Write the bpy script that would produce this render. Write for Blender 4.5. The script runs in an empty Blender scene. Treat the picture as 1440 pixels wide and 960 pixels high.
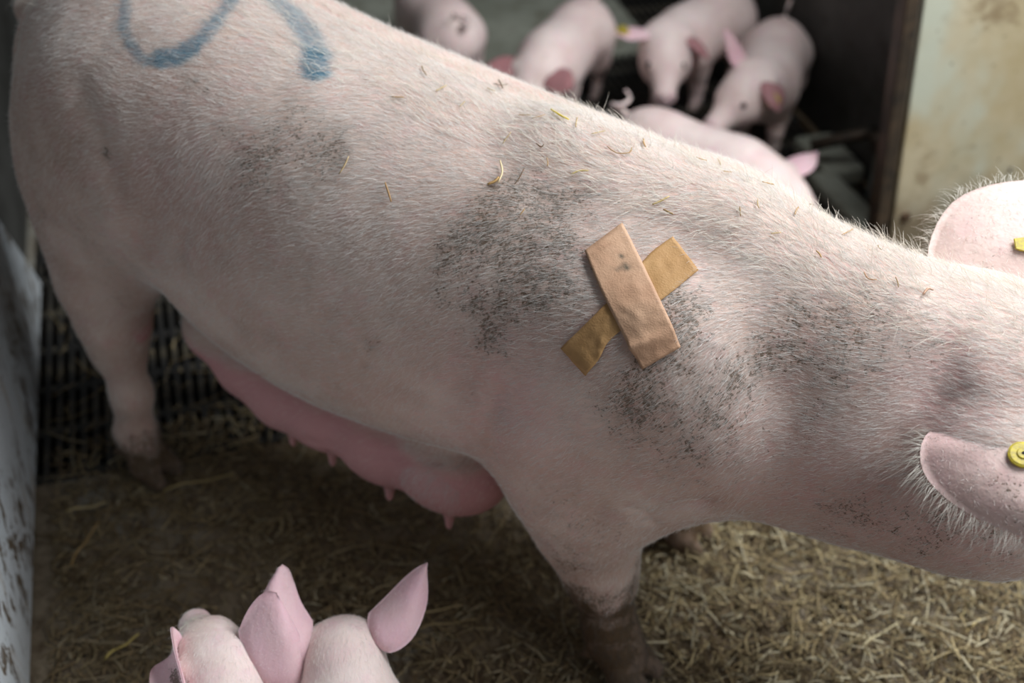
import bpy, bmesh, math, random
import numpy as np
from mathutils import Vector, Matrix
from mathutils.bvhtree import BVHTree

# ------------------------------------------------------------------ camera
scn = bpy.context.scene
COL = scn.collection
CAM_H, PITCH, FPX = 1.70, math.radians(38.0), 1800.0
cam_data = bpy.data.cameras.new('camera')
cam = bpy.data.objects.new('camera', cam_data)
COL.objects.link(cam)
cam.location = (0, 0, CAM_H)
cam.rotation_euler = (math.pi / 2 - PITCH, 0, 0)
cam_data.sensor_width = 36.0
cam_data.lens = 36.0 * FPX / 1440.0
cam_data.clip_start = 0.05
cam_data.dof.use_dof = True
cam_data.dof.focus_distance = 1.58
cam_data.dof.aperture_fstop = 2.2
scn.camera = cam

# ------------------------------------------------------------------ world, light, exposure
scn.view_settings.view_transform = 'Standard'
scn.view_settings.look = 'None'
scn.view_settings.gamma = 1.0
scn.view_settings.use_curve_mapping = False
scn.view_settings.exposure = 0.22
wd = bpy.data.worlds.new('barn_air')
scn.world = wd
wd.use_nodes = True
wd.node_tree.nodes['Background'].inputs[0].default_value = (0.90, 0.95, 1.0, 1)
wd.node_tree.nodes['Background'].inputs[1].default_value = 0.12


def area_light(name, loc, target, sx, sy, power, col):
    l = bpy.data.lights.new(name, 'AREA')
    l.shape = 'RECTANGLE'
    l.size, l.size_y = sx, sy
    l.energy = power
    l.color = col
    o = bpy.data.objects.new(name, l)
    COL.objects.link(o)
    o.location = loc
    o.rotation_euler = (Vector(target) - Vector(loc)).to_track_quat('-Z', 'Y').to_euler()
    return o


area_light('skylight', (1.25, 1.75, 2.25), (0.30, 1.45, 0.6), 1.25, 1.0, 64, (0.95, 0.98, 1.0))
area_light('barn_window', (2.9, -0.6, 2.2), (-0.6, 1.4, 0.1), 1.8, 1.3, 34, (0.92, 0.96, 1.0))

R = math.radians
rng = np.random.default_rng(7)
random.seed(7)


# ------------------------------------------------------------------ picture geometry helpers
def ray(u, v):
    x, y = (u - 720.0) / FPX, -(v - 480.0) / FPX
    c, s = math.cos(PITCH), math.sin(PITCH)
    return Vector((x, c + y * s, -s + y * c))


CAM = Vector((0, 0, CAM_H))


def at_z(u, v, z=0.0):
    d = ray(u, v)
    return CAM + d * ((z - CAM_H) / d.z)


def at_depth(u, v, t):
    return CAM + ray(u, v) * t


def to_px(P):
    P = np.asarray(P, dtype=float)
    c, s = math.cos(PITCH), math.sin(PITCH)
    x, y, z = P[..., 0], P[..., 1], P[..., 2] - CAM_H
    dep = y * c - z * s
    up = y * s + z * c
    return 720 + FPX * x / dep, 480 - FPX * up / dep


# ------------------------------------------------------------------ object helpers
def mesh_obj(name, verts, faces, mat=None, parent=None, smooth=True):
    me = bpy.data.meshes.new(name)
    if isinstance(verts, np.ndarray):
        verts = verts.tolist()
    if isinstance(faces, np.ndarray):
        faces = faces.tolist()
    me.from_pydata(verts, [], faces)
    if smooth:
        me.polygons.foreach_set('use_smooth', [True] * len(me.polygons))
    me.update()
    if mat:
        me.materials.append(mat)
    o = bpy.data.objects.new(name, me)
    COL.objects.link(o)
    if parent:
        o.parent = parent
    return o


def bm_obj(name, bm, mat=None, parent=None, smooth=False):
    me = bpy.data.meshes.new(name)
    bmesh.ops.recalc_face_normals(bm, faces=bm.faces[:])
    bm.to_mesh(me)
    bm.free()
    if smooth:
        me.polygons.foreach_set('use_smooth', [True] * len(me.polygons))
    if mat:
        me.materials.append(mat)
    o = bpy.data.objects.new(name, me)
    COL.objects.link(o)
    if parent:
        o.parent = parent
    return o


def tag(o, label=None, cat=None, group=None, kind=None):
    if label:
        o['label'] = label
    if cat:
        o['category'] = cat
    if group:
        o['group'] = group
    if kind:
        o['kind'] = kind
    return o


def empty(name, loc, rz=0.0):
    o = bpy.data.objects.new(name, None)
    o.empty_display_size = 0.1
    COL.objects.link(o)
    o.location = loc
    o.rotation_euler = (0, 0, rz)
    return o


# ------------------------------------------------------------------ implicit modelling (one continuous skin)
def smin(a, b, k):
    h = np.clip(0.5 + 0.5 * (b - a) / k, 0, 1)
    return b * (1 - h) + a * h - k * h * (1 - h)


class Skin:
    """Signed field on a grid; shapes are merged with soft joints and meshed as one closed surface."""

    def __init__(self, lo, hi, h):
        self.lo, self.h = np.array(lo, float), h
        self.n = np.ceil((np.array(hi) - self.lo) / h).astype(int) + 1
        self.F = np.full(self.n, 0.5, np.float32)

    def _win(self, lo, hi, pad):
        a = np.maximum(((np.array(lo) - pad - self.lo) / self.h).astype(int), 0)
        b = np.minimum(((np.array(hi) + pad - self.lo) / self.h).astype(int) + 2, self.n)
        sl = tuple(slice(i, max(j, i)) for i, j in zip(a, b))
        g = [(self.lo[k] + self.h * np.arange(a[k], max(b[k], a[k]))).astype(np.float32) for k in range(3)]
        return sl, g[0][:, None, None], g[1][None, :, None], g[2][None, None, :]

    def _put(self, sl, d, k, sub):
        if sub:
            self.F[sl] = -smin(-self.F[sl], d, k)
        else:
            self.F[sl] = smin(self.F[sl], d, k)

    def cone(self, p, q, r1, r2, k=0.03, sub=False):
        p, q = np.array(p, float), np.array(q, float)
        rm = max(r1, r2)
        sl, X, Y, Z = self._win(np.minimum(p, q) - rm, np.maximum(p, q) + rm, k + 0.02)
        d = q - p
        t = np.clip(((X - p[0]) * d[0] + (Y - p[1]) * d[1] + (Z - p[2]) * d[2]) / max(d @ d, 1e-9), 0, 1)
        dist = np.sqrt((X - p[0] - t * d[0]) ** 2 + (Y - p[1] - t * d[1]) ** 2 + (Z - p[2] - t * d[2]) ** 2)
        self._put(sl, dist - (r1 + (r2 - r1) * t), k, sub)

    def chain(self, pts, k=0.03):
        for (p, r), (q, s) in zip(pts[:-1], pts[1:]):
            self.cone(p, q, r, s, k)

    def ell(self, c, r, rot=(0, 0, 0), k=0.05, sub=False):
        c, r = np.array(c, float), np.array(r, float)
        M = np.array(Matrix.Rotation(rot[2], 3, 'Z') @ Matrix.Rotation(rot[1], 3, 'Y') @ Matrix.Rotation(rot[0], 3, 'X'))
        ext = np.sqrt(((M * r) ** 2).sum(1))
        sl, X, Y, Z = self._win(c - ext, c + ext, k + 0.02)
        dx, dy, dz = X - c[0], Y - c[1], Z - c[2]
        L = [(M[0, i] * dx + M[1, i] * dy + M[2, i] * dz) / r[i] for i in range(3)]
        k0 = np.sqrt(L[0] ** 2 + L[1] ** 2 + L[2] ** 2)
        k1 = np.sqrt((L[0] / r[0]) ** 2 + (L[1] / r[1]) ** 2 + (L[2] / r[2]) ** 2) + 1e-6
        self._put(sl, k0 * (k0 - 1) / k1, k, sub)

    def loft(self, T, k=0.05, p=2.3):
        """T rows: x, top z, bottom z, half width, height of the widest line 0..1, side shift"""
        T = np.array(T, float)
        x0, x1 = T[0, 0], T[-1, 0]
        lo = (x0, (T[:, 5] - T[:, 3]).min(), T[:, 2].min())
        hi = (x1, (T[:, 5] + T[:, 3]).max(), T[:, 1].max())
        sl, X, Y, Z = self._win(lo, hi, k + 0.03)
        xs = X[:, 0, 0]

        def cub(col):
            # monotone-ish Catmull-Rom resampling of the table
            x, y = T[:, 0], T[:, col]
            m = np.gradient(y, x)
            i = np.clip(np.searchsorted(x, xs) - 1, 0, len(x) - 2)
            hx = x[i + 1] - x[i]
            t = np.clip((xs - x[i]) / hx, 0, 1)
            return ((2 * t ** 3 - 3 * t ** 2 + 1) * y[i] + (t ** 3 - 2 * t ** 2 + t) * hx * m[i]
                    + (-2 * t ** 3 + 3 * t ** 2) * y[i + 1] + (t ** 3 - t ** 2) * hx * m[i + 1]).astype(np.float32)[:, None, None]

        top, bot, hw, wl, sy = (cub(c) for c in (1, 2, 3, 4, 5))
        mid = bot + (top - bot) * wl
        dz = Z - mid
        rz = np.where(dz > 0, top - mid, mid - bot)
        rz, hw = np.maximum(rz, 0.004), np.maximum(hw, 0.004)
        q = (np.abs((Y - sy) / hw) ** p + np.abs(dz / rz) ** p) ** (1 / p)
        d = (q - 1) * np.minimum(hw, rz)
        out = np.maximum(xs[0] * 0 + (x0 - xs), xs - x1)[:, None, None].astype(np.float32)
        d = np.where(out > 0, np.maximum(d, out), d)
        self._put(sl, d, k, False)

    def mesh(self, smooth=2):
        F, h = self.F, self.h
        S = F < 0
        nx, ny, nz = F.shape
        cnt = np.zeros((nx - 1, ny - 1, nz - 1), np.int8)
        for dx in (0, 1):
            for dy in (0, 1):
                for dz in (0, 1):
                    cnt += S[dx:nx - 1 + dx, dy:ny - 1 + dy, dz:nz - 1 + dz]
        act = (cnt > 0) & (cnt < 8)
        idx = np.full(act.shape, -1, np.int64)
        I, J, K = np.nonzero(act)
        idx[I, J, K] = np.arange(len(I))
        acc = np.zeros((len(I), 3))
        num = np.zeros(len(I))
        C = [(a, b, c) for a in (0, 1) for b in (0, 1) for c in (0, 1)]
        for a in C:
            for ax in range(3):
                if a[ax]:
                    continue
                b = list(a)
                b[ax] = 1
                fa = F[I + a[0], J + a[1], K + a[2]].astype(float)
                fb = F[I + b[0], J + b[1], K + b[2]].astype(float)
                m = (fa < 0) != (fb < 0)
                t = np.where(m, fa / np.where(m, fa - fb, 1), 0)
                P = np.tile(np.array(a, float), (len(I), 1))
                P[:, ax] += t
                acc += P * m[:, None]
                num += m
        V = (np.stack([I, J, K], 1) + acc / num[:, None]) * h + self.lo
        quads = []
        for ax in range(3):
            o1, o2 = [(1, 2), (2, 0), (0, 1)][ax]
            A = [slice(1, -1)] * 3
            B = [slice(1, -1)] * 3
            A[ax], B[ax] = slice(0, -1), slice(1, None)
            ch = S[tuple(A)] != S[tuple(B)]
            G = np.array(np.nonzero(ch)).T
            off = np.array([1, 1, 1])
            off[ax] = 0
            G = G + off
            ins = S[G[:, 0], G[:, 1], G[:, 2]]
            e1, e2 = np.zeros(3, int), np.zeros(3, int)
            e1[o1], e2[o2] = 1, 1
            c = [G - e1 - e2, G - e2, G, G - e1]
            q = np.stack([idx[tuple(x.T)] for x in c], 1)
            q = np.where(ins[:, None], q, q[:, ::-1])
            quads.append(q)
        Q = np.concatenate(quads)
        Q = Q[(Q >= 0).all(1)]
        E = np.concatenate([Q[:, [0, 1]], Q[:, [1, 2]], Q[:, [2, 3]], Q[:, [3, 0]]])
        for _ in range(smooth):
            s = np.zeros_like(V)
            n = np.zeros(len(V))
            for k in range(3):
                s[:, k] = np.bincount(E[:, 0], V[E[:, 1], k], len(V)) + np.bincount(E[:, 1], V[E[:, 0], k], len(V))
            n = np.bincount(E[:, 0], minlength=len(V)) + np.bincount(E[:, 1], minlength=len(V))
            V = 0.5 * V + 0.5 * s / n[:, None]
        return V, Q


def normals(V, Q):
    n = np.cross(V[Q[:, 2]] - V[Q[:, 0]], V[Q[:, 3]] - V[Q[:, 1]])
    N = np.zeros_like(V)
    for c in range(4):
        for k in range(3):
            N[:, k] += np.bincount(Q[:, c], n[:, k], len(V))
    return N / (np.linalg.norm(N, axis=1)[:, None] + 1e-12)


def wave_noise(P, scale, seed, octaves=3):
    """cheap smooth noise from summed plane waves, range about -1..1"""
    g = np.random.default_rng(seed)
    out = np.zeros(len(P))
    amp, tot = 1.0, 0.0
    for o in range(octaves):
        for _ in range(7):
            d = g.normal(size=3)
            d /= np.linalg.norm(d)
            out += amp * np.sin(P @ d * (2 * math.pi / scale) * g.uniform(0.6, 1.4) + g.uniform(0, 6.28)) / 3.0
        tot += amp
        amp *= 0.5
        scale *= 0.5
    return out / tot


def seg_dist(P, line):
    """distance of points P to a polyline"""
    best = np.full(len(P), 9.0)
    for a, b in zip(line[:-1], line[1:]):
        a, b = np.asarray(a, float), np.asarray(b, float)
        d = b - a
        t = np.clip((P - a) @ d / max(d @ d, 1e-12), 0, 1)
        best = np.minimum(best, np.linalg.norm(P - a - t[:, None] * d, axis=1))
    return best


def add_attr(me, name, val):
    a = me.attributes.new(name, 'FLOAT', 'POINT')
    a.data.foreach_set('value', np.asarray(val, np.float32))


def leaf_shell(rows, thick):
    """ear-like shell: rows of equal length point lists (outer side up), closed with a rounded rim"""
    A = np.array(rows, float)
    n, m, _ = A.shape
    du = np.gradient(A, axis=0)
    dv = np.gradient(A, axis=1)
    N = np.cross(du, dv)
    N /= np.linalg.norm(N, axis=2)[..., None] + 1e-9
    s = np.linspace(-1, 1, m)[None, :]
    t = np.linspace(0, 1, n)[:, None]
    th = thick * (0.35 + 0.65 * (1 - np.abs(s) ** 3)) * (1 - 0.55 * t)
    V = np.concatenate([(A + N * th[..., None] / 2).reshape(-1, 3), (A - N * th[..., None] / 2).reshape(-1, 3)])
    Fc = []
    o = n * m
    for i in range(n - 1):
        for j in range(m - 1):
            a, b, c, d = i * m + j, i * m + j + 1, (i + 1) * m + j + 1, (i + 1) * m + j
            Fc.append((d, c, b, a))
            Fc.append((a + o, b + o, c + o, d + o))
    rim = [i * m for i in range(n)] + [(n - 1) * m + j for j in range(1, m)] + [i * m + m - 1 for i in range(n - 2, -1, -1)] + [j for j in range(m - 2, 0, -1)]
    for a, b in zip(rim, rim[1:] + rim[:1]):
        Fc.append((b, b + o, a + o, a))
    return V, np.array(Fc)


def ear_rows(base_a, base_b, tip, bulge, width, n=14, m=13, curl=0.0, cup=0.02, face=None, sharp=1.0):
    """a pig's ear: base from base_a to base_b, tapering to the tip, cupped along 'face'"""
    a, b, tip = (np.array(x, float) for x in (base_a, base_b, tip))
    mid = (a + b) / 2
    axis = tip - mid
    side = b - a
    sw = np.linalg.norm(side) / 2
    side = side / (2 * sw)
    f = np.cross(axis, side) if face is None else np.array(face, float)
    f = f / np.linalg.norm(f)
    rows = []
    for i in range(n):
        t = i / (n - 1)
        w = (sw * (1 - t) + width * math.sin(math.pi * min(1, t * 0.62 + 0.18)) ** 1.2 * t ** 0.35) * (1 - t ** (2.2 * sharp)) ** 0.62 + 0.0015
        c = mid + axis * t + f * bulge * math.sin(math.pi * t) + f * curl * t ** 3
        rows.append([c + side * w * s - f * cup * (s * s) * (1 - t * 0.5) * min(1, w / (sw + 1e-6)) for s in np.linspace(-1, 1, m)])
    return rows


# ------------------------------------------------------------------ materials
class NT:
    def __init__(self, name):
        self.m = bpy.data.materials.new(name)
        self.m.use_nodes = True
        self.t = self.m.node_tree
        self.b = self.t.nodes['Principled BSDF']

    def n(self, kind, **kw):
        o = self.t.nodes.new(kind)
        for k, v in kw.items():
            setattr(o, k, v)
        return o

    def put(self, sock, v):
        if hasattr(v, 'is_output') or isinstance(v, bpy.types.NodeSocket):
            self.t.links.new(v, sock)
        elif isinstance(v, (tuple, list)) and len(v) == 3 and sock.type == 'RGBA':
            sock.default_value = (*v, 1)
        else:
            sock.default_value = v

    def noise(self, scale, detail=3, rough=0.55, coord='Object', stretch=None, dist=0.0):
        tc = self.n('ShaderNodeTexCoord')
        out = tc.outputs[coord]
        if stretch:
            mp = self.n('ShaderNodeMapping')
            self.t.links.new(out, mp.inputs[0])
            mp.inputs['Scale'].default_value = stretch
            out = mp.outputs[0]
        nz = self.n('ShaderNodeTexNoise')
        self.t.links.new(out, nz.inputs['Vector'])
        nz.inputs['Scale'].default_value = scale
        nz.inputs['Detail'].default_value = detail
        nz.inputs['Roughness'].default_value = rough
        nz.inputs['Distortion'].default_value = dist
        return nz.outputs['Fac']

    def ramp(self, fac, lo, hi, a=0.0, b=1.0):
        r = self.n('ShaderNodeMapRange')
        r.interpolation_type = 'SMOOTHSTEP'
        self.put(r.inputs['Value'], fac)
        r.inputs['From Min'].default_value = lo
        r.inputs['From Max'].default_value = hi
        r.inputs['To Min'].default_value = a
        r.inputs['To Max'].default_value = b
        return r.outputs[0]

    def mix(self, fac, a, b):
        x = self.n('ShaderNodeMix', data_type='RGBA')
        self.put(x.inputs[0], fac)
        self.put(x.inputs[6], a)
        self.put(x.inputs[7], b)
        return x.outputs[2]

    def math(self, op, a, b=0.0, clamp=False):
        x = self.n('ShaderNodeMath', operation=op)
        x.use_clamp = clamp
        self.put(x.inputs[0], a)
        self.put(x.inputs[1], b)
        return x.outputs[0]

    def attr(self, name, out='Fac'):
        a = self.n('ShaderNodeAttribute')
        a.attribute_name = name
        return a.outputs[out]

    def bump(self, height, strength=0.3, distance=0.01):
        b = self.n('ShaderNodeBump')
        b.inputs['Strength'].default_value = strength
        b.inputs['Distance'].default_value = distance
        self.put(b.inputs['Height'], height)
        self.t.links.new(b.outputs[0], self.b.inputs['Normal'])

    def done(self, col, rough=0.6, spec=0.3, metal=0.0, sss=0.0):
        self.put(self.b.inputs['Base Color'], col)
        self.put(self.b.inputs['Roughness'], rough)
        self.b.inputs['Specular IOR Level'].default_value = spec
        self.b.inputs['Metallic'].default_value = metal
        if sss:
            self.b.inputs['Subsurface Weight'].default_value = sss
            self.b.inputs['Subsurface Radius'].default_value = (0.02, 0.008, 0.005)
            self.b.inputs['Subsurface Scale'].default_value = 0.5
        return self.m


def skin_material(name, c1, c2, pink, dirt=(0.075, 0.057, 0.039)):
    t = NT(name)
    col = t.mix(t.ramp(t.noise(9, 4), 0.35, 0.68), c1, c2)
    col = t.mix(t.ramp(t.noise(34, 3), 0.45, 0.8, 0, 0.35), col, pink)
    col = t.mix(t.ramp(t.noise(15, 5, 0.65), 0.46, 0.74, 0, 0.45), col, (c1[0] * 0.72, c1[1] * 0.68, c1[2] * 0.64))
    col = t.mix(t.attr('pink'), col, pink)
    col = t.mix(t.attr('pale'), col, (0.80, 0.70, 0.715))
    col = t.mix(t.attr('red_shade'), col, (0.30, 0.115, 0.115))  # reddish ears, with the shade inside them painted into the colour
    dr = t.attr('dirt')
    grain = t.noise(230, 3, 0.7)
    clump = t.noise(60, 4, 0.7)
    # speckled dirt: more grains cross the threshold where the dirt attribute is high
    lvl = t.math('ADD', t.math('MULTIPLY', grain, 0.72), t.math('MULTIPLY', clump, 0.38))
    lvl = t.math('ADD', lvl, t.math('MULTIPLY', dr, 0.30))
    spk = t.ramp(lvl, 0.72, 0.82)
    spk = t.math('MULTIPLY', spk, t.ramp(dr, 0.02, 0.45))
    wash = t.math('MULTIPLY', t.ramp(dr, 0.10, 1.15), t.ramp(clump, 0.35, 0.65, 0.18, 0.50))
    wash = t.math('ADD', wash, t.math('MULTIPLY', t.ramp(dr, 0.80, 1.25, 0.0, 0.9), t.ramp(t.noise(24, 4, 0.65), 0.34, 0.60, 0.15, 1.0)), clamp=True)
    f = t.math('MAXIMUM', t.math('MULTIPLY', spk, 0.86), wash)
    rust = t.mix(t.noise(13, 2), dirt, (dirt[0] * 1.9, dirt[1] * 1.45, dirt[2] * 1.05))
    col = t.mix(f, col, rust)
    bl = t.math('MULTIPLY', t.attr('blue'), t.ramp(t.noise(70, 4, 0.7, dist=0.6), 0.30, 0.58, 0.35, 1.0), clamp=True)
    col = t.mix(bl, col, (0.035, 0.165, 0.255))
    h = t.math('ADD', t.math('MULTIPLY', t.noise(150, 3), 0.5), t.noise(38, 3))
    t.bump(h, 0.35, 0.004)
    return t.done(col, 0.62, 0.28, sss=0.12)


def plain(name, col, rough=0.6, spec=0.3, metal=0.0, col2=None, scale=30, bump=0.0, sss=0.0):
    t = NT(name)
    c = col
    if col2:
        c = t.mix(t.ramp(t.noise(scale, 4), 0.3, 0.7), col, col2)
    if bump:
        t.bump(t.noise(scale * 3, 4), bump, 0.004)
    return t.done(c, rough, spec, metal, sss)


M_SKIN = skin_material('sow_skin', (0.575, 0.405, 0.340), (0.675, 0.525, 0.455), (0.66, 0.335, 0.345))
M_PIGLET = skin_material('piglet_skin', (0.78, 0.62, 0.58), (0.83, 0.70, 0.66), (0.76, 0.44, 0.53))


def hair_material(name):
    t = NT(name)
    t.b.inputs['Transmission Weight'].default_value = 0.0
    return t.done(t.attr('hair_colour', 'Color'), 0.45, 0.35)


M_HAIR = hair_material('bristle_hair')
M_TAG = plain('ear_tag_plastic', (0.56, 0.45, 0.03), 0.45, 0.4, col2=(0.36, 0.28, 0.06), scale=260)
M_DARK = plain('dark_hole', (0.012, 0.010, 0.009), 0.8)


def straw_material():
    t = NT('straw')
    col = t.attr('straw_colour', 'Color')
    return t.done(col, 0.55, 0.35)


M_STRAW = straw_material()

# ------------------------------------------------------------------ the sow's skin
SOW_ROT = math.atan2(-0.475, 0.88)
SOW_AT = Vector((-0.19, 1.669, 0))
SOW_M = Matrix.Translation(SOW_AT) @ Matrix.Rotation(SOW_ROT, 4, 'Z')
SOW_MI = SOW_M.inverted()
SOW_H = 0.006


def build_sow_skin():
    S = Skin((-0.86, -0.40, -0.01), (1.52, 0.40, 1.0), SOW_H)
    # trunk: x, top, bottom, half width, height of widest line, side shift
    S.loft([(-0.670, 0.74, 0.66, 0.030, 0.5, 0), (-0.652, 0.830, 0.605, 0.080, 0.5, 0), (-0.60, 0.897, 0.565, 0.130, 0.5, 0),
            (-0.52, 0.938, 0.545, 0.175, 0.46, 0), (-0.42, 0.957, 0.545, 0.215, 0.40, 0), (-0.32, 0.960, 0.480, 0.243, 0.40, 0), (-0.22, 0.948, 0.395, 0.258, 0.42, 0),
            (-0.10, 0.922, 0.352, 0.268, 0.42, 0), (0.08, 0.888, 0.338, 0.270, 0.42, 0), (0.25, 0.863, 0.350, 0.258, 0.43, 0),
            (0.42, 0.838, 0.372, 0.238, 0.45, 0), (0.56, 0.810, 0.388, 0.214, 0.47, 0), (0.70, 0.785, 0.382, 0.190, 0.48, 0),
            (0.84, 0.772, 0.386, 0.168, 0.48, 0), (0.94, 0.750, 0.412, 0.148, 0.50, 0), (1.00, 0.72, 0.45, 0.120, 0.5, 0),
            (1.05, 0.66, 0.52, 0.07, 0.5, 0)], k=0.04, p=2.25)
    # spine ridge along the shoulders
    S.chain([((0.30, 0, 0.82), 0.04), ((0.55, 0, 0.772), 0.04), ((0.80, 0, 0.715), 0.035)], k=0.09)
    for s in (-1, 1):
        # haunch and thigh
        S.ell((-0.447, s * 0.130, 0.64), (0.165, 0.100, 0.22), rot=(0, R(10), 0), k=0.08)
        S.ell((-0.482, s * 0.150, 0.50), (0.080, 0.070, 0.15), rot=(0, R(4), 0), k=0.05)
        # shoulder, arm
        S.ell((0.465, s * 0.160, 0.55), (0.165, 0.084, 0.205), rot=(0, R(14), 0), k=0.09)
        S.ell((0.425, s * 0.165, 0.42), (0.105, 0.078, 0.150), rot=(0, R(8), 0), k=0.07)
    # hind legs: hock high and pointing back, near-vertical shank
    for s, dx, dy in ((-1, 0.0, 0.0), (1, 0.06, 0.0)):
        S.chain([((-0.483 + dx * 0.4, s * 0.150, 0.44), 0.070), ((-0.483 + dx * 0.7, s * 0.152, 0.36), 0.052),
                 ((-0.487 + dx, s * 0.152, 0.305), 0.042)], k=0.045)
        S.ell((-0.515 + dx, s * 0.152, 0.315), (0.022, 0.026, 0.032), k=0.03)
        S.chain([((-0.487 + dx, s * 0.152, 0.305), 0.040), ((-0.483 + dx, s * 0.152, 0.20), 0.032), ((-0.497 + dx, s * 0.152, 0.105), 0.034)], k=0.03)
        S.chain([((-0.497 + dx, s * 0.152, 0.105), 0.038), ((-0.483 + dx, s * 0.152, 0.055), 0.037)], k=0.02)
        for t in (-1, 1):      # two claws and a dew claw each
            S.cone((-0.477 + dx, s * 0.152 + t * 0.021, 0.042), (-0.440 + dx, s * 0.152 + t * 0.024, 0.016), 0.026, 0.015, 0.008)
            S.cone((-0.517 + dx, s * 0.152 + t * 0.022, 0.072), (-0.535 + dx, s * 0.152 + t * 0.026, 0.055), 0.012, 0.007, 0.008)
    # fore legs
    for s, dx in ((-1, 0.0), (1, -0.035)):
        y = s * (0.152 if s < 0 else 0.165)
        S.chain([((0.425 + dx * 0.3, s * 0.160, 0.40), 0.088), ((0.432 + dx * 0.6, s * 0.156, 0.315), 0.062),
                 ((0.448 + dx, y, 0.245), 0.050), ((0.456 + dx, y, 0.205), 0.048)], k=0.045)
        S.chain([((0.456 + dx, y, 0.205), 0.047), ((0.468 + dx, y, 0.13), 0.039), ((0.480 + dx, y, 0.085), 0.041), ((0.500 + dx, y, 0.05), 0.038)], k=0.02)
        for t in (-1, 1):
            S.cone((0.506 + dx, y + t * 0.022, 0.042), (0.545 + dx, y + t * 0.025, 0.016), 0.027, 0.016, 0.008)
            S.cone((0.460 + dx, y + t * 0.023, 0.068), (0.442 + dx, y + t * 0.027, 0.050), 0.012, 0.007, 0.008)
    # udder: two rows of glands with teats
    for s in (-1, 1):
        for i, (x, z, r) in enumerate(((-0.30, 0.372, 0.066), (-0.23, 0.328, 0.066), (-0.15, 0.303, 0.066), (-0.06, 0.306, 0.066),
                                       (0.06, 0.300, 0.072), (0.18, 0.312, 0.080))):
            S.ell((x, s * (0.085 + 0.010 * i), z), (0.072 + 0.006 * i, 0.062 + 0.003 * i, r), k=0.022)
            yy = s * (0.100 + 0.012 * i)
            S.cone((x + 0.01, yy, z - r + 0.012), (x + 0.014, yy + s * 0.010, z - r - 0.020), 0.011, 0.008, 0.012)
    # head: skull, cheeks, muzzle, snout disc
    S.ell((0.980, 0, 0.63), (0.175, 0.130, 0.125), rot=(0, R(24), 0), k=0.07)
    for s in (-1, 1):
        S.ell((0.920, s * 0.075, 0.545), (0.135, 0.075, 0.105), rot=(0, R(18), 0), k=0.06)
        S.cone((0.895, s * 0.100, 0.690), (0.925, s * 0.135, 0.683), 0.036, 0.026, 0.04)   # ear roots
        S.ell((1.065, s * 0.083, 0.655), (0.045, 0.03, 0.03), k=0.03)                     # brow
    S.ell((0.945, -0.125, 0.688), (0.075, 0.060, 0.024), rot=(R(18), 0, R(-20)), k=0.05)
    S.ell((0.885, 0.110, 0.712), (0.075, 0.060, 0.024), rot=(R(14), 0, R(20)), k=0.05)
    S.cone((1.050, 0, 0.58), (1.265, 0, 0.475), 0.098, 0.058, 0.05)
    S.cone((1.020, 0, 0.50), (1.225, 0, 0.425), 0.070, 0.040, 0.04)
    S.cone((1.272, 0, 0.470), (1.282, 0, 0.465), 0.062, 0.058, 0.012)
    for s in (-1, 1):
        S.ell((1.345, s * 0.022, 0.455), (0.022, 0.011, 0.015), k=0.006, sub=True)
    # tail root and tail
    S.chain([((-0.655, 0, 0.85), 0.022), ((-0.695, 0.005, 0.83), 0.016), ((-0.71, 0.015, 0.78), 0.012), ((-0.70, 0.02, 0.72), 0.009)], k=0.03)
    return S.mesh(2)


def l2w(P):
    P = np.asarray(P, float)
    c, s = math.cos(SOW_ROT), math.sin(SOW_ROT)
    return np.stack([SOW_AT.x + c * P[..., 0] - s * P[..., 1], SOW_AT.y + s * P[..., 0] + c * P[..., 1], P[..., 2]], -1)


def w2l(P):
    P = np.asarray(P, float) - np.array(SOW_AT)
    c, s = math.cos(SOW_ROT), math.sin(SOW_ROT)
    return np.stack([c * P[..., 0] + s * P[..., 1], -s * P[..., 0] + c * P[..., 1], P[..., 2]], -1)


SV, SQ = build_sow_skin()


def edge_curve(pts, n):
    """Catmull-Rom resampling of a control polyline"""
    P = np.array(pts, float)
    m = len(P)
    T = np.gradient(P, axis=0)
    out = []
    for t in np.linspace(0, m - 1, n):
        i = min(int(t), m - 2)
        f = t - i
        out.append((2 * f ** 3 - 3 * f ** 2 + 1) * P[i] + (f ** 3 - 2 * f ** 2 + f) * T[i] + (-2 * f ** 3 + 3 * f ** 2) * P[i + 1] + (f ** 3 - f ** 2) * T[i + 1])
    return np.array(out)


def ear_between(rear, front, bulge, n=18, m=15, rim=0.0, base=0.5):
    """leaf of an ear between its two margins; 'bulge' lifts the middle, 'rim' curls the margins back"""
    A, B = edge_curve(rear, n), edge_curve(front, n)
    bulge = np.array(bulge, float)
    rows = []
    wm = np.linalg.norm(B - A, axis=1).max()
    for i in range(n):
        w = np.linalg.norm(B[i] - A[i])
        rows.append([A[i] * (1 - s) + B[i] * s + bulge * (4 * s * (1 - s)) * min(1.0, w / wm * 1.2) * min(1.0, i / (n - 1) * 4.0 + base)
                     + rim * bulge * (abs(2 * s - 1) ** 6) for s in np.linspace(0, 1, m)])
    return rows


def join(parts):
    V, F, o = [], [], 0
    for v, f in parts:
        V.append(np.asarray(v))
        F.append(np.asarray(f) + o)
        o += len(v)
    return np.concatenate(V), np.concatenate(F)


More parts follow.
